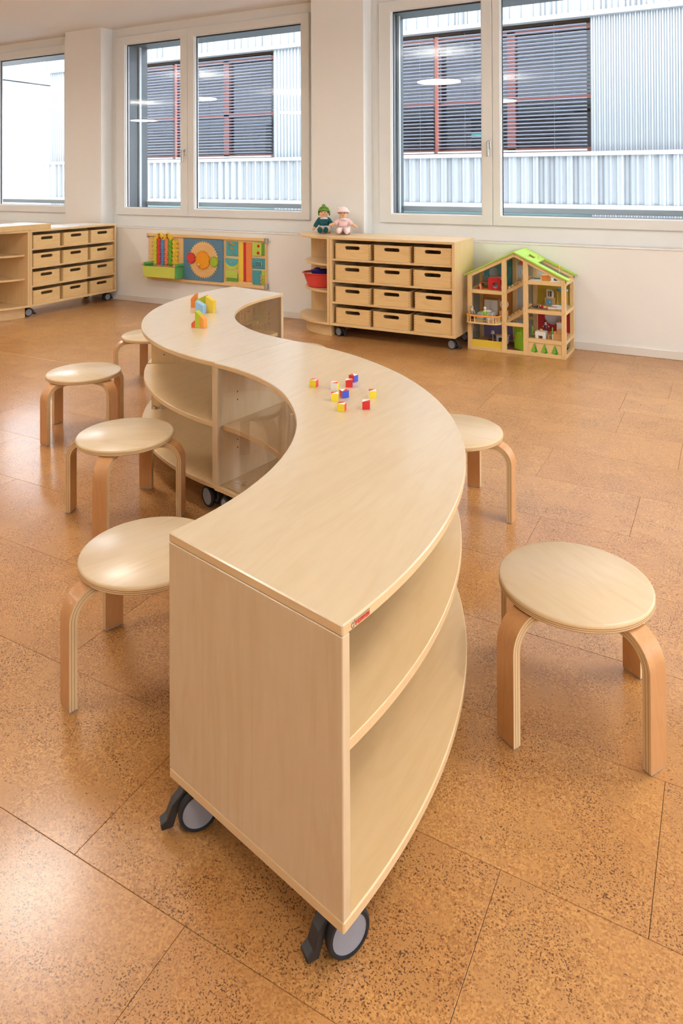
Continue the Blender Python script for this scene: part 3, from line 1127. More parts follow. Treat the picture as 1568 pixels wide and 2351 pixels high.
U1 = (-2.911, 5.134, 0)
U2 = (-5.843, 4.537, 0)
cabinet(U1, 0, 'wheeled maple cabinet with twelve drawer boxes, two dolls on top', 'of the cabinet beside the dollhouse', 'of the cabinet beside the dollhouse')
cabinet(U2, pi / 2, 'wheeled maple cabinet with twelve drawer boxes at the left edge of the photo', 'of the cabinet at the left edge', 'of the cabinet at the left edge')
end_shelf(U1, 0, 'rounded open end shelf holding a red basin')
end_shelf(U2, pi / 2, 'rounded open end shelf cut off by the left edge of the photo')

# light tray and sheets on the left cabinet
t = thing('light_tray', 'shallow wooden light tray with a white top on the left cabinet', 'tray', (-6.06, 4.35, 0.8305))
frame_tr = MB().plate([(-0.20, -0.45), (0.20, -0.45), (0.20, 0.44), (-0.20, 0.44)], [[(-0.185, -0.435), (0.185, -0.435), (0.185, 0.425), (-0.185, 0.425)]], 0, 0.05, 'z')
frame_tr.build('rim', M_alder, t, bev=0.002)
MB().box(-0.187, 0.187, -0.437, 0.427, 0.002, 0.0505).build('white_surface', plain('light_tray_panel', (252, 252, 252), 0.6, var=0.005), t)
for k, (dx, dy, rz) in enumerate(((-6.03, 5.02, 0.05), (-6.10, 5.38, -0.12))):
    o = MB().box(-0.13, 0.13, -0.15, 0.15, 0, 0.003).build('paper_sheet', plain('paper', (238, 238, 236), 0.6, var=0.01), loc=(dx, dy, 0.8303), rot=(0, 0, rz))
    tag(o, ['stack of white paper next to the light tray', 'stack of white paper towards the window end of the left cabinet'][k], 'paper', 'paper on the left cabinet')

# basin on the end shelf
t = thing('basin', 'red plastic basin on the rounded end shelf', 'basin', (-3.125, 5.38, 0.3755), radians(10))
M_basin = plain('red_plastic', (222, 72, 66), 0.35)
MB().lathe([(0.0001, 0.0), (0.10, 0.0), (0.112, 0.006), (0.148, 0.115), (0.160, 0.118), (0.160, 0.124), (0.146, 0.124), (0.108, 0.010), (0.0001, 0.008)], n=40, sx=1.12, sy=0.92).build('bowl', M_basin, t, smooth=40)
o = thing('toy_boat', 'dark blue plastic toy lying in the red basin', 'toy', (-3.10, 5.36, 0.385), radians(25))
M_navy = plain('navy_plastic', (48, 46, 128), 0.3)
MB().lathe([(0.0001, 0.03), (0.05, 0.03), (0.085, 0.10), (0.10, 0.135), (0.09, 0.138), (0.07, 0.10), (0.0001, 0.06)], n=24, sx=1.15, sy=0.7).build('hull', M_navy, o, smooth=50)
MB().sph((-0.05, -0.01, 0.12), (0.045, 0.035, 0.04)).build('bow', M_navy, o, smooth=60)
o = thing('sponge', 'beige sponge at the left side of the red basin', 'sponge', (-3.232, 5.345, 0.46), 0.3)
MB().box(-0.03, 0.03, -0.02, 0.02, 0, 0.03).build('foam', plain('beige_foam', (226, 190, 150), 0.9, bump=0.4), o, bev=0.006, segs=2)

# ------------------------------------------------------------------ baby dolls on the cabinet


def baby_doll(name, label, loc, rz, top_rgb, pant_rgb, shoe_rgb, hat_rgb, hat_kind, arms, legs, sc=1.0):
    t = thing(name, label, 'doll', loc, rz, 'two soft dolls on the cabinet')
    t.scale = (sc, sc, sc)
    top = plain(name + '_top_%d' % top_rgb[0], top_rgb, 0.9, bump=0.3, bscale=300)
    pant = plain(name + '_pants_%d' % pant_rgb[0], pant_rgb, 0.9, bump=0.3, bscale=300)
    shoe = plain(name + '_shoes_%d' % shoe_rgb[0], shoe_rgb, 0.9, bump=0.3, bscale=300)
    hat = plain(name + '_hat_%d' % hat_rgb[0], hat_rgb, 0.9, bump=0.4, bscale=250)
    # body: pelvis, belly, chest, neck, head, both arms and legs as one skinned figure (front is -y)
    V = [(0, 0, 0.030), (0, 0.004, 0.06), (0, 0.006, 0.092), (0, 0.004, 0.116), (0, -0.004, 0.150), (0, -0.006, 0.176)]
    Rr = [0.030, 0.034, 0.030, 0.018, 0.036, 0.026]
    E = [(i, i + 1) for i in range(5)]
    top_v, top_e, top_r = [(0, 0, 0.045), (0, 0.004, 0.07), (0, 0.006, 0.096), (0, 0.005, 0.110)], [(0, 1), (1, 2), (2, 3)], [0.044, 0.042, 0.036, 0.022]
    for s, (el, wr) in zip((-1, 1), arms):
        b = len(V)
        V += [(s * 0.034, 0.004, 0.100), el, wr, tuple(Vector(wr) + (Vector(wr) - Vector(el)).normalized() * 0.014)]
        Rr += [0.016, 0.0135, 0.010, 0.0085]
        E += [(2, b), (b, b + 1), (b + 1, b + 2), (b + 2, b + 3)]
        q = len(top_v)
        sl = Vector(el).lerp(Vector(wr), 0.75 if hat_kind == 'knot' else 0.05)
        top_v += [(s * 0.036, 0.004, 0.100), el, tuple(sl)]
        top_r += [0.021, 0.0185, 0.017]
        top_e += [(2, q), (q, q + 1), (q + 1, q + 2)]
    pv, pe, pr = [(0, 0, 0.030), (0, 0, 0.05)], [(0, 1)], [0.040, 0.038]
    for s, (kn, an) in zip((-1, 1), legs):
        b = len(V)
        V += [(s * 0.022, -0.010, 0.026), kn, an]
        Rr += [0.022, 0.019, 0.014]
        E += [(0, b), (b, b + 1), (b + 1, b + 2)]
        q = len(pv)
        pv += [(s * 0.024, -0.012, 0.028), tuple(Vector(kn).lerp(Vector(an), 0.1 if hat_kind == 'knot' else 0.5))]
        pr += [0.028, 0.025]
        pe += [(0, q), (q, q + 1)]
        sh = MB().sph((0, 0, 0), (0.0175, 0.021, 0.024), 14)
        sh.build('shoe', shoe, t, smooth=60, loc=tuple(Vector(an) + Vector((0, -0.006, 0.006))), rot=(0.25, 0, s * 0.2))
    skin('body', V, E, Rr, M_skin, t)
    skin('top', top_v, top_e, top_r, top, t)
    skin('trousers', pv, pe, pr, pant, t)
    # face
    fm = MB()
    for s in (-1, 1):
        fm.sph((s * 0.0125, -0.037, 0.156), (0.0034, 0.002, 0.0036), 8)
    fm.build('eyes', plain('doll_eye', (50, 34, 30), 0.2), t, smooth=60)
    MB().sph((0, -0.0405, 0.148), (0.0042, 0.004, 0.0035), 8).build('nose', M_skin, t, smooth=60)
    MB().sph((0, -0.037, 0.1385), (0.0065, 0.0025, 0.0018), 8).build('mouth', plain('doll_lips', (205, 110, 98), 0.5), t, smooth=60)
    # hat
    zb = 0.160
    hm = MB().lathe([(0.041, -0.002), (0.043, 0.004), (0.0415, 0.010), (0.040, 0.016), (0.033, 0.031), (0.018, 0.041), (0.0001, 0.044)], (0, 0.002, 0), 24)
    hm.xf(Matrix.Translation((0, -0.003, zb)) @ Matrix.Rotation(-0.35, 4, 'X'))
    hm.build('hat', hat, t, smooth=70)
    kn = MB()
    if hat_kind == 'knot':
        kn.tube([(-0.012, -0.020, zb + 0.046), (-0.002, -0.014, zb + 0.054), (0.010, -0.020, zb + 0.047)], 0.006, 8)
        for s in (-1, 1):
            kn.tube([(s * 0.004, -0.030, zb + 0.040), (s * 0.026, -0.028, zb + 0.030), (s * 0.041, -0.010, zb + 0.004), (s * 0.040, 0.006, zb - 0.026)], 0.006, 8)
    else:
        kn.tube([(0.042 * cos(q), 0.042 * sin(q) - 0.006, zb + 0.002 - 0.009 * sin(q)) for q in [2 * pi * i / 20 for i in range(20)]], 0.006, 8, closed=True)
        kn.sph((-0.034, 0, zb + 0.034), 0.010, 8)
    kn.build('hat_band', hat, t, smooth=60)
    MB().lathe([(0.020, 0.0), (0.033, -0.004), (0.036, -0.010), (0.030, -0.006), (0.020, 0.004)], (0, 0.002, 0.116), 20).build('collar', plain(name + '_collar', (226, 226, 220), 0.9), t, smooth=60)
    return t


baby_doll('baby_doll', 'baby doll with green knotted cap and teal jumper, sitting on the cabinet', (-3.165, 5.49, 0.8305), radians(22), (34, 92, 100), (206, 212, 206), (28, 86, 96), (112, 158, 58), 'knot',
          [((-0.058, -0.005, 0.066), (-0.080, -0.012, 0.030)), ((0.056, -0.012, 0.074), (0.062, -0.030, 0.050))],
          [((-0.034, -0.052, 0.034), (-0.020, -0.082, 0.022)), ((0.034, -0.052, 0.034), (0.026, -0.082, 0.022))], 1.17)
baby_doll('baby_doll', 'baby doll in pale pink dress and hat, sitting on the cabinet', (-2.945, 5.44, 0.8305), radians(28), (243, 202, 196), (244, 216, 212), (246, 226, 224), (247, 224, 222), 'hat',
          [((-0.062, -0.012, 0.078), (-0.092, -0.022, 0.072)), ((0.062, -0.006, 0.074), (0.094, -0.014, 0.056))],
          [((-0.040, -0.056, 0.036), (-0.030, -0.090, 0.026)), ((0.030, -0.056, 0.036), (0.026, -0.092, 0.022))], 1.17)

# ------------------------------------------------------------------ activity board on the wall
AX, AY = -4.64, YW
ab = thing('activity_board', 'long wooden wall board with gears, beads, zip and fastener patches', 'activity board', (AX, AY, 0.25))
AZ = 0.25


def abx(name, mat, x0, x1, y0, y1, z0, z1, parent=None, bev=0.0, label=None):
    o = MB().box(x0 - AX, x1 - AX, y0, y1, z0 - AZ, z1 - AZ).build(name, mat, parent or ab, bev)
    if label:
        o['label'] = label
    return o


M_brd = wood('board_wood', (246, 208, 148), (232, 188, 124), 'X', 8, 0.42, 0.25)
abx('back_panel', M_brd, -5.395, -3.89, -0.022, -0.001, 0.262, 0.742, bev=0.001)
abx('top_rail', M_brd, -5.398, -3.887, -0.040, -0.022, 0.712, 0.742, bev=0.002)
abx('bottom_rail', M_brd, -5.398, -3.887, -0.040, -0.022, 0.258, 0.289, bev=0.002)
for z0, z1 in ((0.695, 0.742), (0.258, 0.306)):
    abx('corner_bracket', M_steel, -3.905, -3.876, -0.044, 0.0, z0, z1, bev=0.004)
for z0, z1 in ((0.695, 0.742),):
    abx('corner_bracket', M_steel, -5.402, -5.388, -0.042, 0.0, z0, z1, bev=0.003)
# gear panel
M_bpan = plain('blue_grey_panel', (98, 138, 166), 0.35)
gp = abx('gear_panel', M_bpan, -4.90, -4.40, -0.044, -0.022, 0.286, 0.706, bev=0.002)
for sx in (-4.885, -4.65, -4.415):
    for sz in (0.30, 0.495, 0.692):
        if sx == -4.65 and sz == 0.495:
            continue
        MB().cyl((sx - AX, -0.046, sz - AZ), (sx - AX, -0.043, sz - AZ), 0.004, n=8).build('screw', M_chrome, gp)


def gear(name, mat, x, z, r, teeth, y0, y1, hole=0.0, tooth=0.012, parent=None):
    pts = []
    for i in range(teeth):
        for k, rr in ((0.0, r - tooth), (0.28, r - tooth), (0.40, r), (0.72, r), (0.86, r - tooth)):
            t = 2 * pi * (i + k) / teeth
            pts.append((rr * cos(t), rr * sin(t)))
    return MB().plate(pts, [circle(0, 0, hole, 24)] if hole else [], y0, y1, 'y').build(name, mat, parent or ab, loc=(x - AX, 0, z - AZ))


gear('gear_disc', wood('gear_wood', (242, 200, 138), (228, 180, 116), 'X', 10, 0.45), -4.637, 0.500, 0.187, 40, -0.0465, -0.044)
gear('gear', plain('gear_orange', (244, 164, 40), 0.4), -4.640, 0.497, 0.094, 22, -0.060, -0.047)
gear('gear', plain('gear_red', (224, 70, 62), 0.4), -4.789, 0.510, 0.058, 14, -0.060, -0.047)
gear('gear', plain('gear_green', (170, 200, 60), 0.4), -4.497, 0.487, 0.055, 13, -0.060, -0.047)
MB().lathe([(0.0001, 0), (0.012, 0.002), (0.013, 0.010), (0.0001, 0.022)], n=14).xf(Matrix.Translation((-4.682 - AX, -0.060, 0.452 - AZ)) @ Matrix.Rotation(pi / 2, 4, 'X')).build('turning_knob', M_pine, ab, smooth=50)


def patch(name, rgb, x0, x1, z0, z1, y0=-0.026, y1=-0.022, pins=True, wave=0.004):
    m = plain('fabric_%d_%d_%d' % rgb, rgb, 0.85, bump=0.35, bscale=90, var=0.1)
    nx, nz = 6, 6
    vs = []
    for lay in (0, 1):
        for j in range(nz + 1):
            for i in range(nx + 1):
                u, v = i / nx, j / nz
                e = 0 if lay else wave * (0.5 + 0.5 * sin(u * 7 + v * 5 + x0 * 30)) * sin(pi * u) ** 0.5 * sin(pi * v) ** 0.5
                vs.append((x0 + (x1 - x0) * u - AX, (y1 if lay else y0) - e, z0 + (z1 - z0) * v - AZ))
    n = (nx + 1) * (nz + 1)
    fs = []
    for j in range(nz):
        for i in range(nx):
            a = j * (nx + 1) + i
            fs += [(a, a + 1, a + nx + 2, a + nx + 1), (n + a, n + a + nx + 1, n + a + nx + 2, n + a + 1)]
    rim = [i for i in range(nx + 1)] + [j * (nx + 1) + nx for j in range(1, nz + 1)] + [nz * (nx + 1) + i for i in range(nx - 1, -1, -1)] + [j * (nx + 1) for j in range(nz - 1, 0, -1)]
    for q in range(len(rim)):
        a, b = rim[q], rim[(q + 1) % len(rim)]
        fs.append((a, n + a, n + b, b))
    o = MB().add(vs, fs).build(name, m, ab, smooth=60)
    if pins:
        for px in (x0 + 0.012, x1 - 0.012):
            for pz in (z0 + 0.012, z1 - 0.012):
                MB().cyl((px - AX, y0 - 0.003, pz - AZ), (px - AX, y0, pz - AZ), 0.0035, n=8).build('stud', M_chrome, o)
    return o


TEAL, LIMEF, DGR = (84, 176, 184), (196, 216, 92), (112, 168, 70)
p = patch('lace_patch', TEAL, -4.366, -4.223, 0.552, 0.698)
M_lace = plain('orange_lace', (232, 158, 60), 0.8)
cxl = -4.295
lc = MB()
for pts in ([(-0.022, 0.645), (0.028, 0.610)], [(0.026, 0.642), (-0.022, 0.612)], [(-0.024, 0.585), (-0.014, 0.575), (0.014, 0.575), (0.026, 0.584)], [(-0.040, 0.684), (-0.008, 0.676), (0.028, 0.664), (0.052, 0.660)], [(-0.035, 0.660), (-0.016, 0.692), (0.006, 0.672), (0.04, 0.668)], [(-0.016, 0.695), (0.012, 0.676), (-0.018, 0.672)]):
    lc.tube([(cxl + a - AX, -0.034, b - AZ) for a, b in pts], 0.0032, 6)
lc.build('shoe_lace', M_lace, p, smooth=60)
patch('pocket', LIMEF, -4.368, -4.222, 0.425, 0.515)
fp = MB().plate([(-4.374 - AX, 0.531 - AZ), (-4.218 - AX, 0.527 - AZ)] + [(-4.296 - AX + 0.074 * cos(q), 0.512 - AZ + 0.058 * sin(q)) for q in [-pi * i / 14 for i in range(1, 14)]], [], -0.034, -0.029, 'y').build('pocket_flap', plain('fabric_teal2', (92, 180, 190), 0.85, bump=0.3), ab, bev=0.001)
MB().sph((-4.303 - AX, -0.036, 0.492 - AZ), (0.008, 0.004, 0.008)).build('snap_button', M_white, fp, smooth=60)
patch('hook_patch', DGR, -4.365, -4.223, 0.302, 0.38)
patch('hook_flap', LIMEF, -4.369, -4.228, 0.338, 0.412, -0.036, -0.029, False)
patch('zip_cloth', (246, 210, 74), -4.214, -4.15, 0.31, 0.693)
patch('zip_cloth', (246, 146, 82), -4.13, -4.059, 0.309, 0.694)
patch('zip_strip', (204, 54, 56), -4.155, -4.128, 0.311, 0.693, -0.030, -0.022, False, 0.002)
patch('button_patch', DGR, -3.985, -3.910, 0.574, 0.698)
bf = patch('button_flap', LIMEF, -4.046, -3.939, 0.569, 0.697, -0.036, -0.029, False)
for bx, bz in ((-3.970, 0.666), (-3.974, 0.599)):
    MB().cyl((bx - AX, -0.046, bz - AZ), (bx - AX, -0.038, bz - AZ), 0.014, n=16).build('button', M_red, bf, bev=0.002)
bp_ = patch('buckle_patch', (78, 164, 176), -4.053, -3.907, 0.443, 0.547)
abx('belt_strap', plain('fabric_belt', (70, 156, 168), 0.8), -4.045, -3.955, -0.036, -0.030, 0.472, 0.512, bp_, 0.002)
MB().tube([(a - AX, -0.042, b - AZ) for a, b in [(-3.997, 0.466), (-3.997, 0.517), (-3.945, 0.517), (-3.934, 0.506), (-3.934, 0.476), (-3.945, 0.466)]], 0.0035, 8, closed=True).build('buckle', M_chrome, bp_, smooth=60)
patch('toggle_patch', LIMEF, -3.962, -3.906, 0.293, 0.43)
tg = patch('toggle_cloth', (80, 166, 176), -4.046, -3.945, 0.295, 0.432, -0.034, -0.027)
for q, tz in enumerate((0.383, 0.352, 0.322)):
    MB().sph((-3.938 - AX, -0.044, tz - AZ), (0.007, 0.006, 0.016), 10).build('toggle', plain('pink_toggle', (234, 168, 140), 0.5), tg, smooth=60, rot=None)
    abx('toggle_loop', M_lace, -3.93, -3.908, -0.034, -0.030, tz - 0.004, tz + 0.004, tg)
# zigzag beads
ZC_ = [((210, 208, 62), -5.282), ((224, 66, 68), -5.231), ((92, 144, 200), -5.178), ((246, 132, 84), -5.126), ((108, 180, 54), -5.074)]
bw = 0.0265


def chev(flip, w=bw, h=0.0425, th=0.017):
    s = -1 if flip else 1
    P = [(-w * 0.55 * s, h), (w * 0.55 * s, h / 2), (-w * 0.55 * s, 0)]
    mb = MB()
    for a, b in ((0, 1), (1, 2)):
        ax, az = P[a]
        bx, bz = P[b]
        dx, dz = bx - ax, bz - az
        l = hypot(dx, dz)
        nx, nz = -dz / l * th, dx / l * th
        e = 0.006
        ux, uz = dx / l * e, dz / l * e
        mb.prism([(ax - ux + nx, az - uz + nz), (bx + ux + nx, bz + uz + nz), (bx + ux - nx, bz + uz - nz), (ax - ux - nx, az - uz - nz)], -0.050 + 0.002 * a, -0.027, 'y')
    return mb


for ci, (rgb, x) in enumerate(ZC_):
    me = chev(False).mesh('bead', plain('bead_%d_%d_%d' % rgb, rgb, 0.45), 0.002)
    for k in range(6):
        link('bead', me, ab, (x - AX, 0, 0.428 + k * 0.0437 - AZ + (0.004 if ci % 2 else 0)))
M_yb = plain('bead_yellow', (240, 198, 60), 0.45)
disc = MB().cyl((0, -0.052, 0), (0, -0.027, 0), 0.0225, n=18).mesh('bead', M_yb, 0.002)
peg = MB().cyl((0, -0.060, 0), (0, -0.022, 0), 0.0045, n=8).mesh('peg', M_pine)
for k in range(6):
    link('bead', disc, ab, (-5.022 - AX, 0, 0.447 + k * 0.0428 - AZ))
    link('bead', disc, ab, (-5.000 - AX, 0.006, 0.447 + k * 0.0428 - AZ))
    link('peg', peg, ab, (-4.978 - AX, 0, 0.437 + k * 0.0428 - AZ))
    link('peg', peg, ab, (-5.318 - AX, 0, 0.437 + k * 0.0428 - AZ))
for sx, rot in ((-5.243, 0.72), (-5.190, -0.72), (-5.135, 0.72), (-5.082, -0.72)):
    MB().box(-0.042, 0.042, -0.056, -0.027, -0.018, 0.018).build('bead', M_yb, ab, bev=0.004, loc=(sx - AX, 0, 0.716 - AZ), rot=(0, -rot, 0))
# bead box below
M_bxl = plain('box_lime', (210, 216, 92), 0.45)
M_bxg = plain('box_green', (106, 186, 102), 0.45)
bxp = abx('bead_box', M_bxl, -5.335, -4.912, -0.168, -0.156, 0.305, 0.414, bev=0.002, label='lime front of the bead box')
abx('box_side', M_bxg, -4.918, -4.908, -0.156, -0.022, 0.300, 0.428, bxp, 0.002)
abx('box_side', M_bxg, -5.341, -5.331, -0.156, -0.022, 0.300, 0.428, bxp, 0.002)
abx('box_base', M_pine_x, -5.331, -4.918, -0.156, -0.022, 0.302, 0.312, bxp)
for xx in (-4.913, -5.336):
    MB().cyl((xx - AX, -0.150, 0.434 - AZ), (xx - AX, -0.026, 0.434 - AZ), 0.017, n=18).build('side_roller', M_bxg, bxp, smooth=40)
    MB().sph((xx - AX, -0.166, 0.434 - AZ), (0.012, 0.018, 0.012), 12).build('roller_knob', wood('knob_wood', (232, 180, 130), (214, 158, 106), 'X', 10), bxp, smooth=60)

# ------------------------------------------------------------------ dollhouse
HX, HY = -1.777, 5.289
dh = thing('dollhouse', 'open wooden dollhouse with a lime green roof against the white wall', 'dollhouse', (HX, HY, 0))
HW, HD = 0.735, 0.335
PW = 0.030
AXR, AZR, EZ = 0.362, 0.752, 0.572


def roof_z(x):
    return AZR - (AZR - EZ) * (abs(x - AXR) / (AXR if x < AXR else HW - AXR))


def hb(name, mat, x0, x1, y0, y1, z0, z1, bev=0.0012, parent=None, label=None):
    return box(name, mat, parent or dh, x0, x1, y0, y1, z0, z1, bev, label)


posts = [(0.0, PW), (0.267, 0.300), (0.428, 0.461), (0.705, HW)]
for x0, x1 in posts:
    z1 = min(roof_z(x0), roof_z(x1)) - 0.004
    hb('post', M_pine, x0, x1, 0, PW, 0.0, z1)
    hb('post', M_pine, x0, x1, HD - PW, HD, 0.0, z1)
for y0, y1 in ((0.002, PW - 0.002), (HD - PW + 0.002, HD - 0.002)):
    hb('bottom_beam', M_pine_x, PW, 0.705, y0, y1, 0.0, 0.024)
    hb('floor_beam', M_pine_x, PW, 0.267, y0, y1, 0.432, 0.459)
    hb('floor_beam', M_pine_x, PW, 0.267, y0, y1, 0.205, 0.230)
    hb('floor_beam', M_pine_x, 0.300, 0.428, y0, y1, 0.205, 0.230)
    for z in (0.527, 0.314, 0.100):
        hb('floor_beam', M_pine_x, 0.461, 0.705, y0, y1, z, z + 0.028)
    # rafters
    for xa, xb in ((0.0, AXR), (HW, AXR)):
        za, zb = roof_z(xa), AZR
        MB().prism([(xa, za - 0.028), (xb, zb - 0.028), (xb, zb), (xa, za)], y0, y1, 'y').build('rafter', M_pine_x, dh, bev=0.001)
for x0, x1 in ((0.0, PW), (0.705, HW)):
    for z in (0.0, 0.100, 0.314, 0.527) if x0 > 0.5 else (0.0, 0.205, 0.432):
        hb('side_beam', M_pine, x0 + 0.001, x1 - 0.001, PW, HD - PW, z, z + 0.028)
# floors
M_hfloor = wood('house_floor', (226, 190, 138), (204, 160, 104), 'X', 18, 0.5)
hb('floor_board', M_hfloor, PW, 0.267, PW, HD - PW, 0.445, 0.455, 0)
hb('floor_board', M_hfloor, PW, 0.267, PW, HD - PW, 0.217, 0.227, 0)
hb('floor_board', plain('brown_floor', (120, 74, 52), 0.6), PW, 0.705, PW, HD - PW, 0.012, 0.020, 0)
hb('floor_board', plain('attic_floor', (206, 222, 226), 0.6), 0.461, 0.705, PW, HD - PW, 0.542, 0.552, 0)
hb('floor_board', M_hfloor, 0.461, 0.705, PW, HD - PW, 0.329, 0.339, 0)
hb('floor_board', M_hfloor, 0.461, 0.705, PW, HD - PW, 0.115, 0.125, 0)
# coloured back walls
yb0, yb1 = HD - 0.012, HD - 0.006
M_hteal = plain('house_teal', (104, 174, 186), 0.6)
M_horange = plain('house_orange', (224, 146, 66), 0.6)
M_hpurple = plain('house_purple', (146, 134, 178), 0.6)
M_hyellow = plain('house_yellow', (212, 182, 62), 0.6)
M_hred = plain('house_red', (208, 54, 62), 0.6)
xs = (PW, 0.290)
MB().plate([(xs[0], 0.459), (xs[1], 0.459), (xs[1], roof_z(xs[1]) - 0.03), (xs[0], roof_z(xs[0]) - 0.03)], [circle(0.115, 0.555, 0.042)], yb0, yb1, 'y').build('wall_panel', M_hteal, dh)
hb('wall_panel', M_horange, xs[0], xs[1], yb0, yb1, 0.230, 0.432, 0)
hb('wall_panel', M_hpurple, xs[0], xs[1], yb0, yb1, 0.024, 0.205, 0)
hb('wall_panel', M_hyellow, 0.455, 0.708, yb0, yb1, 0.342, 0.527, 0)
MB().plate([(0.455, 0.128), (0.708, 0.128), (0.708, 0.314), (0.455, 0.314)], [circle(0.575, 0.240, 0.062)], yb0, yb1, 'y').build('wall_panel', M_hred, dh)
# front panels
hb('front_panel', plain('house_yellow_panel', (232, 198, 66), 0.5), PW, 0.267, 0.008, 0.014, 0.024, 0.078, 0)
hb('front_panel', M_pine_x, 0.461, 0.705, 0.008, 0.016, 0.024, 0.100, 0)
M_tr1 = plain('tree_green', (132, 176, 56), 0.6)
M_tr2 = plain('tree_dark_green', (58, 142, 50), 0.6)
for k, tx in enumerate((0.507, 0.580, 0.655)):
    pts = [(tx, 0.096)]
    for i in range(1, 7):
        q = i / 6
        pts += [(tx + 0.005 + 0.022 * q, 0.096 - 0.062 * q + 0.004), (tx + 0.002 + 0.021 * q, 0.096 - 0.062 * q)]
    pts += [(tx + 0.012, 0.028), (tx - 0.014, 0.029)]
    for i in range(6, 0, -1):
        q = i / 6
        pts += [(tx - 0.003 - 0.022 * q, 0.096 - 0.062 * q)]
    tr = MB().plate(pts, [], 0.0062, 0.008, 'y').build('painted_tree', M_tr1, dh)
    pts2 = [(tx + 0.001, 0.094)]
    for i in range(1, 7):
        q = i / 6
        pts2 += [(tx + 0.005 + 0.022 * q, 0.096 - 0.062 * q + 0.004), (tx + 0.002 + 0.021 * q, 0.096 - 0.062 * q)]
    pts2 += [(tx + 0.012, 0.029), (tx - 0.002, 0.030), (tx + 0.010, 0.046), (tx + 0.004, 0.060), (tx + 0.008, 0.075)]
    MB().plate(pts2, [], 0.0056, 0.0062, 'y').build('tree_shade', M_tr2, tr)
# roof panels
M_roof = plain('roof_lime', (172, 214, 74), 0.5)
sl = math.atan2(AZR - EZ, HW - AXR)
LS = hypot(AZR - EZ, HW - AXR) + 0.02
rp_ = MB().plate([(0, -0.012), (LS, -0.012), (LS, 0.062), (0.175, 0.062), (0.175, 0.30), (LS, 0.30), (LS, HD + 0.012), (0, HD + 0.012)], [[(0.075, 0.12), (0.125, 0.12), (0.125, 0.20), (0.075, 0.20)]], 0.0, 0.010, 'z')
rp_.xf(Matrix.Translation((AXR, 0, AZR + 0.001)) @ Matrix.Rotation(sl, 4, 'Y'))
ro_ = rp_.build('roof_panel', M_roof, dh)
M_vine = plain('painted_vine', (110, 196, 112), 0.6)
vn = random.Random(5)
for k in range(26):
    u = vn.random()
    px, py = 0.012 + u * 0.20, vn.uniform(0.004, 0.085 * (1 - u * 0.75))
    lf = MB().prism([(-0.004, 0), (0, 0.0026), (0.004, 0), (0, -0.0026)], 0.0101, 0.0106)
    lf.xf(Matrix.Translation((AXR, 0, AZR + 0.001)) @ Matrix.Rotation(sl, 4, 'Y') @ Matrix.Translation((px, py, 0)) @ Matrix.Rotation(vn.random() * 3, 4, 'Z'))
    lf.build('painted_leaf', M_vine, ro_)
sl2 = math.atan2(AZR - EZ, AXR)
LS2 = hypot(AZR - EZ, AXR) + 0.02
MB().box(-LS2, 0, -0.012, HD + 0.012, 0.0, 0.010).xf(Matrix.Translation((AXR, 0, AZR + 0.001)) @ Matrix.Rotation(-sl2, 4, 'Y')).build('roof_panel', M_roof, dh)
for px, pz in ((0.20, 0.672), (0.455, 0.722), (0.50, 0.70)):
    MB().cyl((px, 0.06 + 0.12 * (px > 0.47), pz), (px, 0.06 + 0.12 * (px > 0.47), pz + 0.016), 0.004, n=8).build('roof_peg', M_pine, dh)
pin = MB().cyl((0, 0, 0), (0, -0.0012, 0), 0.0035, n=8).mesh('dowel_pin', M_endgrain)
for x, z in ((0.015, 0.445), (0.283, 0.445), (0.283, 0.218), (0.015, 0.012), (0.445, 0.541), (0.445, 0.328), (0.445, 0.114), (0.72, 0.541), (0.72, 0.328), (0.72, 0.114), (0.72, 0.014), (AXR, 0.738)):
    link('dowel_pin', pin, dh, (x, 0 if z < 0.7 else 0.002, z))
# stairs in the middle bay
for z0, z1 in ((0.228, 0.338), (0.455, 0.548)):
    st = thing('staircase', None, None, parent=dh)
    MB().prism([(0.285, z0), (0.442, z1), (0.442, z1 + 0.008), (0.285, z0 + 0.008)], 0.10, 0.225, 'y').build('stair_board', M_pine_x, st)
    for y in (0.095, 0.225):
        MB().prism([(0.285, z0 - 0.024), (0.442, z1 - 0.024), (0.442, z1 + 0.004), (0.285, z0 + 0.004)], y - 0.005, y + 0.005, 'y').build('stair_string', M_pine_x, st)
    for k in range(6):
        q = (k + 0.5) / 6
        x = 0.285 + 0.157 * q
        z = z0 + (z1 - z0) * q
        MB().box(x - 0.011, x + 0.011, 0.10, 0.22, z, z + 0.022).build('step', M_pine_x, st, bev=0.004)
# balcony
bal = thing('balcony', None, None, (0.02, 0, 0.214), parent=dh)


def balc_curve(n=14, inset=0.0):
    L_ = 0.262
    P = []
    for i in range(n + 1):
        t = pi * i / n
        P.append((L_ / 2 - (L_ / 2 - inset) * (abs(cos(t)) ** 0.45) * (1 if cos(t) > 0 else -1), -(0.072 - inset) * (sin(t) ** 0.6)))
    return P


MB().prism([(p[0] - 0.02 + 0.0, p[1]) for p in balc_curve()][::-1], 0.0, 0.010).build('balcony_floor', M_pine_x, bal)
c_ = balc_curve(20, 0.006)
MB().tube([(x - 0.02, y, 0.058) for x, y in c_], 0.0075, 8).build('handrail', plain('rail_orange', (242, 160, 58), 0.45), bal, smooth=60)
sp_ = MB().cyl((0, 0, 0.008), (0, 0, 0.056), 0.0038, n=8).mesh('spindle', M_pine)
for k in range(1, 20, 2):
    link('spindle', sp_, bal, (c_[k][0] - 0.02, c_[k][1], 0))
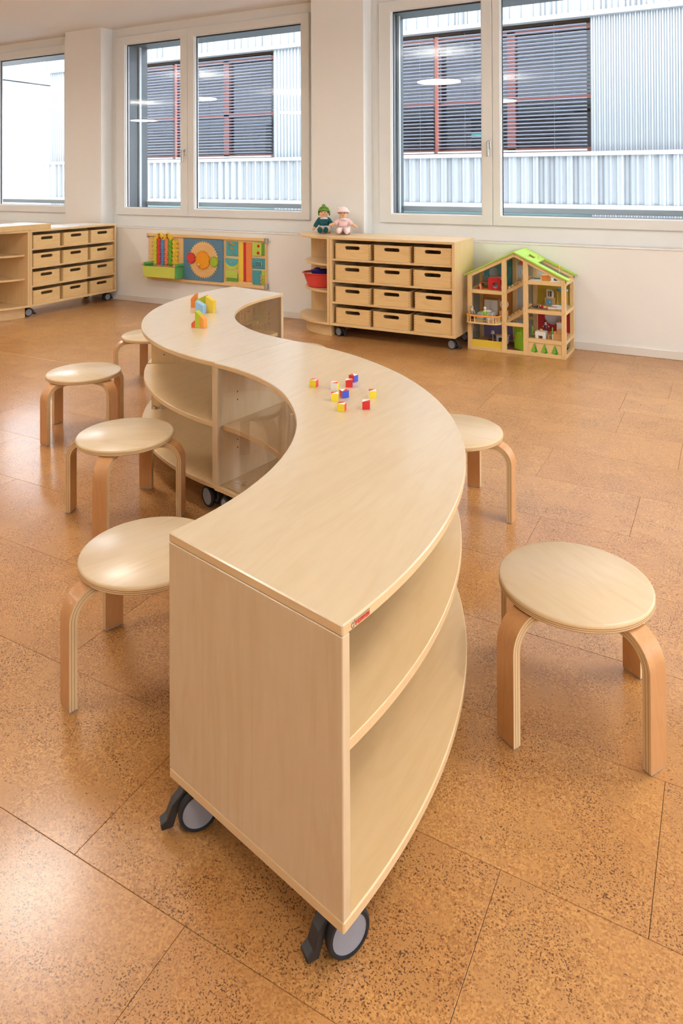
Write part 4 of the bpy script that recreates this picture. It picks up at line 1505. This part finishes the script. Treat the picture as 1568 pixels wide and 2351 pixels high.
# front door, ajar
M_door = plain('door_green', (146, 194, 46), 0.45)
do = thing('house_door', None, None, (0.428, 0.022, 0.024), radians(-36), parent=dh)
dd = MB().plate([(0, 0), (-0.112, 0), (-0.112, 0.178), (0, 0.178)], [], 0, 0.007, 'y').build('door_leaf', M_door, do)
for i in range(2):
    for j in range(2):
        MB().prism([(-0.085 + i * 0.036, 0.112 + j * 0.030), (-0.062 + i * 0.036, 0.112 + j * 0.030), (-0.062 + i * 0.036, 0.132 + j * 0.030), (-0.085 + i * 0.036, 0.132 + j * 0.030)], -0.001, 0.008, 'y').build('door_light', plain('door_light_green', (150, 212, 60), 0.4), do)
MB().sph((-0.104, -0.006, 0.092), 0.007, 8).build('door_knob', M_red, do, smooth=60)

# ------------------------------------------------------------------ what is in the dollhouse


def toy(name, label, cat, x, y, z, rz=0.0, group='dollhouse furniture'):
    return thing(name, label, cat, (HX + x, HY + y, z), rz, group)


M_tw = plain('toy_white', (232, 228, 222), 0.5)
M_tan = wood('toy_wood', (222, 170, 112), (200, 146, 88), 'X', 30, 0.5)
M_dark = plain('toy_dark', (60, 54, 52), 0.5)
# attic left: red bunk bed with a round hole, rocket, small bed, rug
t = toy('bunk_bed', 'red bunk bed with a round opening under the dollhouse roof', 'toy bed', 0.19, 0.075, 0.4552, radians(6))
for y in (0, 0.105):
    MB().plate([(-0.048, 0), (0.046, 0), (0.046, 0.092), (-0.048, 0.092)], [circle(0.006, 0.036, 0.023)], y, y + 0.007, 'y').build('bed_end', M_hred if False else M_red, t, bev=0.001)
MB().box(-0.046, 0.044, 0.007, 0.105, 0.012, 0.020).build('bed_base', M_tw, t)
MB().box(-0.046, 0.056, 0.007, 0.105, 0.080, 0.088).build('bed_deck', M_tw, t)
t = toy('toy_rocket', 'small red and wooden rocket on the upper left floor of the dollhouse', 'toy', 0.082, 0.06, 0.4552)
MB().lathe([(0.0001, 0.0), (0.011, 0.0), (0.013, 0.02), (0.009, 0.045), (0.0001, 0.05)], n=14).build('rocket_body', M_tan, t, smooth=40)
MB().lathe([(0.0095, 0.043), (0.007, 0.052), (0.0001, 0.064)], n=14).build('rocket_nose', M_red, t, smooth=50)
for k in range(3):
    MB().box(0.010, 0.024, -0.003, 0.003, 0, 0.022).xf(Matrix.Rotation(k * 2 * pi / 3 + 0.4, 4, 'Z')).build('fin', M_red, t)
t = toy('toy_desk', 'little wooden desk with a tilted screen behind the rocket', 'toy desk', 0.092, 0.20, 0.4552)
MB().box(-0.045, 0.045, -0.03, 0.03, 0.032, 0.037).build('desk_top', M_tan, t)
for x in (-0.04, 0.036):
    MB().box(x, x + 0.006, -0.028, 0.028, 0, 0.032).build('desk_leg', M_tan, t)
MB().box(-0.035, 0.018, 0.005, 0.012, 0.037, 0.085).build('screen', plain('toy_screen', (150, 156, 150), 0.4), t)
o = MB().box(-0.055, 0.055, -0.04, 0.04, 0, 0.002).build('toy_rug', plain('orange_rug', (238, 172, 60), 0.8), loc=(HX + 0.10, HY + 0.078, 0.4551))
tag(o, 'orange rug on the upper left floor of the dollhouse', 'rug')
# middle left: bed, wardrobe, dressing table with round mirror
t = toy('toy_bed', 'little bed with grey cover behind the balcony', 'toy bed', 0.125, 0.085, 0.2272)
MB().box(-0.07, 0.055, -0.035, 0.045, 0, 0.022).build('bed_frame', M_tw, t, bev=0.002)
MB().box(-0.068, 0.05, -0.033, 0.043, 0.022, 0.050).build('cover', plain('grey_blanket', (190, 196, 194), 0.9, bump=0.3), t, bev=0.006, segs=2)
MB().sph((0.0, 0.02, 0.056), (0.035, 0.022, 0.012)).build('pillow', M_tw, t, smooth=60)
MB().box(0.05, 0.057, -0.035, 0.045, 0, 0.055).build('headboard', M_tw, t)
t = toy('toy_wardrobe', 'white two-door wardrobe in the orange dollhouse room', 'toy wardrobe', 0.115, 0.262, 0.2272)
MB().box(-0.058, 0.058, -0.028, 0.035, 0, 0.128).build('carcass', M_tan, t, bev=0.001)
for s in (-1, 1):
    dlf = MB().box(min(0, s * 0.052) + 0.0008, max(0, s * 0.052) - 0.0008, -0.031, -0.028, 0.006, 0.120).build('wardrobe_door', M_tw, t)
    MB().sph((s * 0.008, -0.033, 0.05), 0.003, 8).build('knob', M_tan, dlf)
t = toy('toy_dresser', 'dressing table with round white mirror in the orange room', 'toy dresser', 0.238, 0.20, 0.2272)
MB().box(-0.042, 0.03, -0.025, 0.03, 0, 0.055).build('dresser_body', M_tan, t, bev=0.001)
MB().cyl((-0.012, 0.012, 0.098), (-0.012, 0.018, 0.098), 0.034, n=24).build('mirror_frame', M_tw, t)
MB().cyl((-0.012, 0.0105, 0.098), (-0.012, 0.012, 0.098), 0.022, n=24).build('mirror_glass', plain('toy_mirror', (168, 172, 174), 0.2, metal=0.6), t)
MB().box(-0.016, -0.008, 0.012, 0.018, 0.05, 0.068).build('mirror_post', M_tan, t)
# ground left: lamp, fireplace, yellow pouffe
t = toy('toy_floor_lamp', 'tiny floor lamp with white shade on the ground floor', 'toy lamp', 0.148, 0.165, 0.0202)
MB().cyl((0, 0, 0), (0, 0, 0.010), 0.018, n=16).build('lamp_base', M_tan, t)
MB().cyl((0, 0, 0.01), (0, 0, 0.085), 0.004, n=8).build('lamp_pole', M_tan, t)
MB().lathe([(0.016, 0.078), (0.010, 0.104), (0.0001, 0.104)], n=16).build('lamp_shade', M_tw, t, smooth=40)
t = toy('toy_fireplace', 'white toy fireplace on the ground floor of the dollhouse', 'toy fireplace', 0.205, 0.225, 0.0202)
MB().plate([(-0.042, 0), (0.048, 0), (0.048, 0.058), (-0.042, 0.058)], [[(-0.026, 0.004), (0.032, 0.004), (0.032, 0.044), (-0.026, 0.044)]], -0.02, 0.02, 'y').build('surround', M_tw, t)
MB().box(-0.026, 0.032, 0.0, 0.018, 0.004, 0.044).build('firebox', M_dark, t)
MB().sph((0.004, -0.004, 0.014), (0.013, 0.006, 0.012)).build('painted_flame', M_orange, t, smooth=60)
MB().box(-0.048, 0.054, -0.025, 0.025, 0.058, 0.066).build('mantel', M_tan, t)
t = toy('toy_pouffe', 'small round yellow pouffe beside the toy fireplace', 'toy pouffe', 0.183, 0.105, 0.0202)
MB().sph((0, 0, 0.013), (0.018, 0.018, 0.013)).build('cushion', M_yellow, t, smooth=60)
MB().cyl((0, 0, 0), (0, 0, 0.003), 0.010, n=12).build('pouffe_base', M_tan, t)
t = toy('toy_side_table', 'plain wooden bench board leaning on the ground floor', 'toy bench', 0.068, 0.205, 0.0202)
MB().box(-0.02, 0.02, -0.05, 0.05, 0.024, 0.030).build('bench_seat', M_tan, t)
for y in (-0.045, 0.039):
    MB().box(-0.018, 0.018, y, y + 0.006, 0, 0.024).build('bench_leg', M_tan, t)
# hanging lamps in the stairwell
for k, (x, y, z, rgb, lab) in enumerate(((0.372, 0.20, 0.575, (236, 232, 224), 'white pendant shade hanging above the upper toy staircase'), (0.405, 0.16, 0.488, (236, 232, 224), 'white pendant shade hanging above the lower toy staircase'))):
    t = toy('toy_pendant', lab, 'toy lamp', x, y, z)
    MB().lathe([(0.015, 0.0), (0.010, 0.022), (0.004, 0.026), (0.0001, 0.027)], n=14).build('shade', plain('shade_white', rgb, 0.5), t, smooth=40)
    MB().cyl((0, 0, 0.026), (0, 0, (0.72 if k == 0 else 0.53) - z), 0.0012, n=6).build('cord', M_tw, t)
t = toy('toy_ball_lamp', 'orange disc lamp hanging under the dollhouse roof ridge', 'toy lamp', 0.392, 0.10, 0.672)
MB().cyl((0, 0.0, 0), (0, 0.006, 0), 0.018, n=18).build('disc', plain('burnt_orange', (222, 104, 52), 0.5), t)
MB().cyl((0, 0.003, 0.016), (0, 0.003, 0.050), 0.0014, n=6).build('cord', M_tan, t)
# attic right: wooden cot, orange chest, little cushion
t = toy('toy_bench', 'low wooden toy bench at the left of the attic', 'toy bench', 0.497, 0.16, 0.5522)
MB().box(-0.03, 0.035, -0.03, 0.03, 0.010, 0.016).build('bench_seat', M_pine_x, t)
for x in (-0.026, 0.026):
    MB().box(x, x + 0.005, -0.028, 0.028, 0, 0.010).build('bench_leg', M_pine_x, t)
t = toy('toy_chest', 'orange treasure chest with rounded lid in the dollhouse attic', 'toy chest', 0.583, 0.075, 0.5522)
MB().box(-0.030, 0.030, -0.022, 0.022, 0, 0.030).build('chest_box', plain('chest_orange', (240, 148, 62), 0.45), t, bev=0.001)
MB().prism([(-0.022, 0.030)] + [(0.022 * cos(q), 0.030 + 0.016 * sin(q)) for q in [pi - pi * i / 10 for i in range(11)]] + [(0.022, 0.030)], -0.030, 0.030, 'x').build('chest_lid', plain('chest_lid_orange', (248, 166, 76), 0.45), t)
t = toy('toy_teddy', 'tiny brown toy animal beside the orange chest in the attic', 'toy', 0.645, 0.10, 0.5522)
MB().sph((0, 0, 0.008), (0.016, 0.010, 0.008)).build('animal_body', plain('toy_brown', (150, 104, 70), 0.8), t, smooth=60)
MB().sph((0.016, 0, 0.012), 0.007, 8).build('animal_head', plain('toy_brown', (150, 104, 70), 0.8), t, smooth=60)
# a tiny yellow lamp poking through the roof opening
t = toy('toy_flag', 'little yellow funnel lamp rising through the dollhouse skylight', 'toy lamp', 0.655, 0.175, 0.5522)
MB().cyl((0, 0, 0), (0, 0, 0.085), 0.002, n=6).build('lamp_pole', M_tw, t)
MB().cyl((0, 0, 0), (0, 0, 0.004), 0.012, n=14).build('lamp_base', M_tw, t)
MB().lathe([(0.003, 0.082), (0.012, 0.104), (0.011, 0.106), (0.0001, 0.104)], n=14).build('lamp_shade', M_yellow, t, smooth=40)
# middle right: bookcase on a cabinet, shower, bath, lying figure
t = toy('toy_cabinet', 'toy cabinet with blue door, white book rack on top', 'toy cabinet', 0.565, 0.268, 0.3392)
MB().box(-0.034, 0.034, -0.025, 0.03, 0, 0.058).build('cabinet_box', M_tan, t, bev=0.001)
MB().box(-0.022, 0.022, -0.028, -0.025, 0.007, 0.050).build('cabinet_door', plain('toy_blue', (96, 166, 200), 0.5), t)
MB().box(0.004, 0.008, -0.030, -0.028, 0.018, 0.036).build('door_pull', M_tw, t)
t = toy('toy_book_rack', 'white toy rack with upright books on top of the blue cabinet', 'toy rack', 0.568, 0.268, 0.3973)
MB().plate([(-0.024, 0), (0.024, 0), (0.024, 0.062), (-0.024, 0.062)], [[(-0.016, 0.008), (0.016, 0.008), (0.016, 0.054), (-0.016, 0.054)]], -0.018, 0.012, 'y').build('rack_frame', M_tw, t)
for k, rgb in enumerate(((170, 90, 70), (220, 190, 120), (80, 80, 90), (200, 170, 110))):
    MB().box(-0.015 + k * 0.0078, -0.009 + k * 0.0078, -0.008, 0.01, 0.008, 0.044 + 0.003 * (k % 2)).build('book', plain('book_%d' % rgb[0], rgb, 0.7), t)
t = toy('toy_shower', 'toy shower with light blue top and wooden posts', 'toy shower', 0.662, 0.252, 0.3392)
MB().box(-0.035, 0.035, -0.04, 0.04, 0, 0.008).build('shower_tray', plain('toy_sky_blue', (116, 188, 222), 0.5), t, bev=0.001)
MB().cyl((0, 0, 0.118), (0, 0, 0.132), 0.042, n=28).build('shower_top', plain('toy_sky_blue', (116, 188, 222), 0.5), t, bev=0.002)
for x in (-0.032, 0.026):
    for y in (-0.036, 0.030):
        MB().box(x, x + 0.006, y, y + 0.006, 0.008, 0.118).build('shower_post', M_tan, t)
MB().box(-0.012, 0.012, 0.022, 0.028, 0.05, 0.115).build('shower_panel', plain('toy_blue', (96, 166, 200), 0.5), t)
t = toy('toy_bath', 'white toy bathtub at the right end of the middle floor', 'toy bath', 0.650, 0.128, 0.3392, 0.25)
MB().lathe([(0.0001, 0.0), (0.026, 0.0), (0.034, 0.024), (0.030, 0.024), (0.022, 0.005), (0.0001, 0.005)], n=20, sx=1.3, sy=0.85).build('tub', M_tw, t, smooth=40)
t = toy('toy_basin', 'white and wooden toy washbowl in front of the toy bathtub', 'toy basin', 0.635, 0.060, 0.3392)
MB().box(-0.034, 0.030, -0.02, 0.02, 0, 0.012).build('bowl_base', M_tan, t, bev=0.002)
MB().box(-0.036, 0.032, -0.022, 0.022, 0.012, 0.022).build('bowl_top', M_tw, t, bev=0.004, segs=2)
# ground right: table with food, chairs, fridge, kitchen unit
t = toy('toy_table', 'white toy dining table in the red dollhouse room', 'toy table', 0.545, 0.075, 0.1252)
MB().plate([(-0.040, 0), (-0.018, 0), (-0.018, 0.022), (0.014, 0.022), (0.014, 0), (0.036, 0), (0.036, 0.050), (-0.040, 0.050)], [], -0.032, 0.034, 'y').build('table_body', M_tw, t, bev=0.001)
o = MB().sph((0, 0, 0.007), (0.012, 0.010, 0.008)).build('toy_food', plain('toy_yellow_food', (214, 196, 90), 0.6), loc=(HX + 0.540, HY + 0.085, 0.1757))
tag(o, 'yellow toy food heap on the white toy table', 'toy food')
for k, (x, rz, lab) in enumerate(((0.487, radians(8), 'green toy chair left of the white toy table'), (0.612, radians(188), 'green toy chair right of the white toy table'))):
    t = toy('toy_chair', lab, 'toy chair', x, 0.082, 0.1252, rz)
    M_cg = plain('chair_green', (120, 190, 50), 0.45)
    MB().box(-0.014, -0.008, -0.018, 0.018, 0, 0.082).build('backrest', M_cg, t, bev=0.002)
    MB().box(-0.008, 0.020, -0.016, 0.016, 0.022, 0.028).build('seat', M_tan, t)
    MB().box(0.013, 0.019, -0.016, 0.016, 0, 0.022).build('leg', M_tan, t)
t = toy('toy_fridge', 'white toy fridge at the back of the red room', 'toy fridge', 0.652, 0.245, 0.1252)
MB().box(-0.028, 0.028, -0.025, 0.03, 0, 0.098).build('fridge_body', M_tan, t, bev=0.001)
MB().box(-0.026, 0.026, -0.029, -0.025, 0.006, 0.055).build('fridge_door', M_tw, t)
MB().box(-0.026, 0.026, -0.029, -0.025, 0.058, 0.094).build('freezer_door', M_tw, t)
t = toy('toy_stove', 'wooden toy kitchen unit at the front right of the red room', 'toy stove', 0.668, 0.072, 0.1252)
MB().box(-0.034, 0.030, -0.024, 0.03, 0, 0.044).build('unit_body', M_tan, t, bev=0.001)
MB().box(-0.040, -0.034, -0.024, 0.03, 0, 0.040).build('unit_side', M_tw, t)
MB().box(-0.012, 0.028, 0.002, 0.028, 0.044, 0.075).build('unit_hutch', M_tan, t, bev=0.001)
MB().box(-0.030, -0.016, -0.012, 0.004, 0.044, 0.060).build('kettle', M_tan, t, bev=0.002)


def figure(label, x, y, z, rz, hair_rgb, shirt_rgb, leg_rgb, arm_up=0.0, lie=False, seated=False, h=0.11):
    t = toy('toy_figure', label, 'toy figure', x, y, z, rz, 'toy figures in the dollhouse')
    if lie:
        t.rotation_euler = (radians(-90), 0, rz)
        t.location.z = z + 0.0165
    k = h / 0.11
    hip = 0.048 * k if not seated else 0.030 * k
    V = [(0, 0, hip), (0, 0, hip + 0.018 * k), (0, 0, hip + 0.034 * k), (0, 0, hip + 0.042 * k), (0, -0.001, hip + 0.052 * k), (0, -0.001, hip + 0.060 * k)]
    R_ = [0.010 * k, 0.0105 * k, 0.0095 * k, 0.0045 * k, 0.0095 * k, 0.0075 * k]
    E = [(i, i + 1) for i in range(5)]
    sv, se, sr = [(0, 0, hip), (0, 0, hip + 0.018 * k), (0, 0, hip + 0.036 * k)], [(0, 1), (1, 2)], [0.0125 * k, 0.0125 * k, 0.0105 * k]
    lv, le, lr = [(0, 0, hip + 0.004)], [], [0.011 * k]
    for s in (-1, 1):
        b = len(V)
        sh = (s * 0.011 * k, 0, hip + 0.034 * k)
        el = (s * 0.019 * k, -0.004 * k - 0.008 * arm_up, hip + (0.020 + 0.014 * arm_up) * k)
        wr = (s * 0.021 * k, -0.012 * k - 0.006 * arm_up, hip + (0.008 + 0.018 * arm_up) * k)
        V += [sh, el, wr]
        R_ += [0.0050 * k, 0.0045 * k, 0.0040 * k]
        E += [(2, b), (b, b + 1), (b + 1, b + 2)]
        q = len(sv)
        sv += [sh, el, tuple(Vector(el).lerp(Vector(wr), 0.7))]
        sr += [0.0062 * k, 0.0056 * k, 0.0052 * k]
        se += [(2, q), (q, q + 1), (q + 1, q + 2)]
        q = len(lv)
        if seated:
            lv += [(s * 0.007 * k, -0.022 * k, hip), (s * 0.007 * k, -0.024 * k, 0.010)]
        else:
            lv += [(s * 0.006 * k, 0, hip * 0.55), (s * 0.007 * k, 0, 0.009)]
        lr += [0.0062 * k, 0.0055 * k]
        le += [(0, q), (q, q + 1)]
        ax, ay = lv[-1][0], lv[-1][1]
        MB().sph((ax, ay - 0.003, 0.0042), (0.0055 * k, 0.008 * k, 0.0042), 8).build('shoe', M_dark, t, smooth=60)
    skin('body', V, E, R_, plain('figure_wood', (238, 206, 160), 0.5), t, 1)
    skin('shirt', sv, se, sr, plain('figure_shirt_%d_%d' % shirt_rgb[:2], shirt_rgb, 0.9), t, 1)
    skin('trousers', lv, le, lr, plain('figure_legs_%d_%d' % leg_rgb[:2], leg_rgb, 0.9), t, 1)
    zz = hip + 0.056 * k
    MB().sph((0, 0.002, zz + 0.0035 * k), (0.0112 * k, 0.0112 * k, 0.0105 * k), 12).build('hair', plain('figure_hair_%d' % hair_rgb[0], hair_rgb, 0.9), t, smooth=60)
    fe = MB()
    for s in (-1, 1):
        fe.sph((s * 0.0032 * k, -0.0105 * k, zz - 0.001), 0.0011 * k, 6)
    fe.build('eyes', M_dark, t)
    return t


figure('grey-haired toy figure in a grey jacket at the left end of the toy balcony', 0.046, -0.030, 0.2245, radians(15), (170, 168, 166), (150, 146, 144), (36, 34, 38), 0.0)
figure('white-haired toy figure in a lime cardigan and jeans on the toy balcony', 0.148, -0.036, 0.2245, radians(15), (226, 216, 206), (136, 186, 60), (110, 140, 180), 0.1)
figure('toy figure in plaid purple shirt seated behind the white toy table', 0.555, 0.165, 0.1252, radians(20), (96, 52, 36), (120, 78, 116), (70, 70, 90), 0.6, seated=False)
figure('toy figure in red top and dark trousers lying on the middle right floor', 0.480, 0.055, 0.3392, radians(-82), (230, 160, 70), (176, 34, 44), (40, 46, 66), 0.2, lie=True)

# ------------------------------------------------------------------ small cubes on the near table
MC = {'w': plain('cube_white', (244, 240, 232), 0.4, var=0.01), 'r': plain('cube_red', (216, 48, 46), 0.38, var=0.01), 'y': plain('cube_yellow', (240, 214, 48), 0.38, var=0.01), 'b': plain('cube_blue', (44, 78, 196), 0.38, var=0.01)}
ORDER = ['w', 'r', 'y', 'b']
CU = 0.0238


def cube(label, x, y, rz, front, right, left, back, flip):
    h = CU / 2
    v = [(-h, -h, 0), (h, -h, 0), (h, h, 0), (-h, h, 0), (-h, -h, CU), (h, -h, CU), (h, h, CU), (-h, h, CU)]
    f = [(0, 3, 2, 1), (0, 1, 5, 4), (1, 2, 6, 5), (2, 3, 7, 6), (3, 0, 4, 7)]
    m = [0] + [ORDER.index(c) for c in (front, right, back, left)]
    if flip == 0:
        f += [(4, 5, 7), (5, 6, 7)]
    else:
        f += [(4, 5, 6), (4, 6, 7)]
    m += [1, 0] if flip in (0, 3) else [0, 1]
    if flip == 2:
        m[-2:] = [0, 1]
    o = MB().add(v, f, m).build('toy_cube', [MC[c] for c in ORDER], loc=(x, y, ZT + 0.0002), rot=(0, 0, radians(rz)))
    return tag(o, label, 'cube', 'coloured cubes on the curved table')


cd_ = [(-1.274, 2.135, 9, 'y', 'r', 'w', 'b', 1, 'yellow and red cube lying furthest left of the cubes'),
       (-1.194, 2.140, 14, 'w', 'y', 'r', 'b', 3, 'cube with a white front and yellow side'),
       (-1.165, 2.191, 25, 'r', 'b', 'y', 'w', 3, 'cube with a red front just before the rearmost cube'),
       (-1.180, 2.252, -8, 'r', 'b', 'y', 'w', 0, 'rearmost cube, red left side and blue right side'),
       (-1.124, 2.078, 54, 'b', 'y', 'r', 'w', 3, 'cube with a blue front and red left side in the middle of the group'),
       (-1.137, 2.036, 33, 'y', 'b', 'w', 'r', 2, 'yellow-fronted cube touching close to the blue one'),
       (-1.066, 1.955, 13, 'y', 'r', 'w', 'b', 1, 'yellow and red cube nearest the camera'),
       (-1.008, 2.009, 25, 'r', 'b', 'y', 'w', 3, 'cube with a red front at the right of the group'),
       (-1.040, 2.119, 33, 'y', 'b', 'w', 'r', 2, 'yellow-fronted cube lying furthest right')]
for x, y, rz, a, b, c, d, fl_, lab in cd_:
    cube(lab, x, y, rz, a, b, c, d, fl_)

# ------------------------------------------------------------------ slanted blocks on the far table


def slab(name, label, rgb, x, y, rz, w, dpt, hl, hr, top_rgb=None):
    """upright block whose top slopes from hl (left) to hr (right)"""
    m1 = plain('block_%d_%d_%d' % rgb, rgb, 0.4, var=0.02)
    mb = MB().prism([(0, 0), (w, 0), (w, hr), (0, hl)], 0, dpt, 'y')
    o = mb.build(name, m1, bev=0.0008, loc=(x, y, ZT + 0.0002), rot=(0, 0, rz))
    return tag(o, label, 'block', 'slanted blocks on the curved table')


g = radians(11)
slab('slanted_block', 'small red slanted block at the left of the front block group', (226, 92, 62), -2.2985, 2.692, g, 0.0195, 0.034, 0.020, 0.037)
slab('slanted_block', 'tall lime slanted block in the front block group', (184, 192, 46), -2.279, 2.696, g, 0.0265, 0.035, 0.081, 0.061)
slab('slanted_block', 'orange slanted block at the right of the front block group', (240, 158, 72), -2.2525, 2.701, g, 0.0205, 0.036, 0.060, 0.042)
slab('slanted_block', 'light blue slanted block in the rear block group', (150, 190, 226), -2.512, 2.974, g, 0.046, 0.040, 0.066, 0.044)
slab('slanted_block', 'yellow slanted block standing behind the light blue one', (232, 196, 62), -2.481, 3.022, g, 0.046, 0.034, 0.088, 0.062)
slab('slanted_block', 'lime slanted block standing left behind the light blue one', (188, 200, 50), -2.566, 3.045, g, 0.062, 0.024, 0.060, 0.086)
slab('slanted_block', 'orange slanted block at the far left of the rear block group', (226, 132, 62), -2.652, 3.102, g, 0.028, 0.034, 0.048, 0.078)
slab('slanted_block', 'darker blue block beside the orange one at the rear', (78, 140, 196), -2.622, 3.112, g, 0.040, 0.030, 0.046, 0.046)
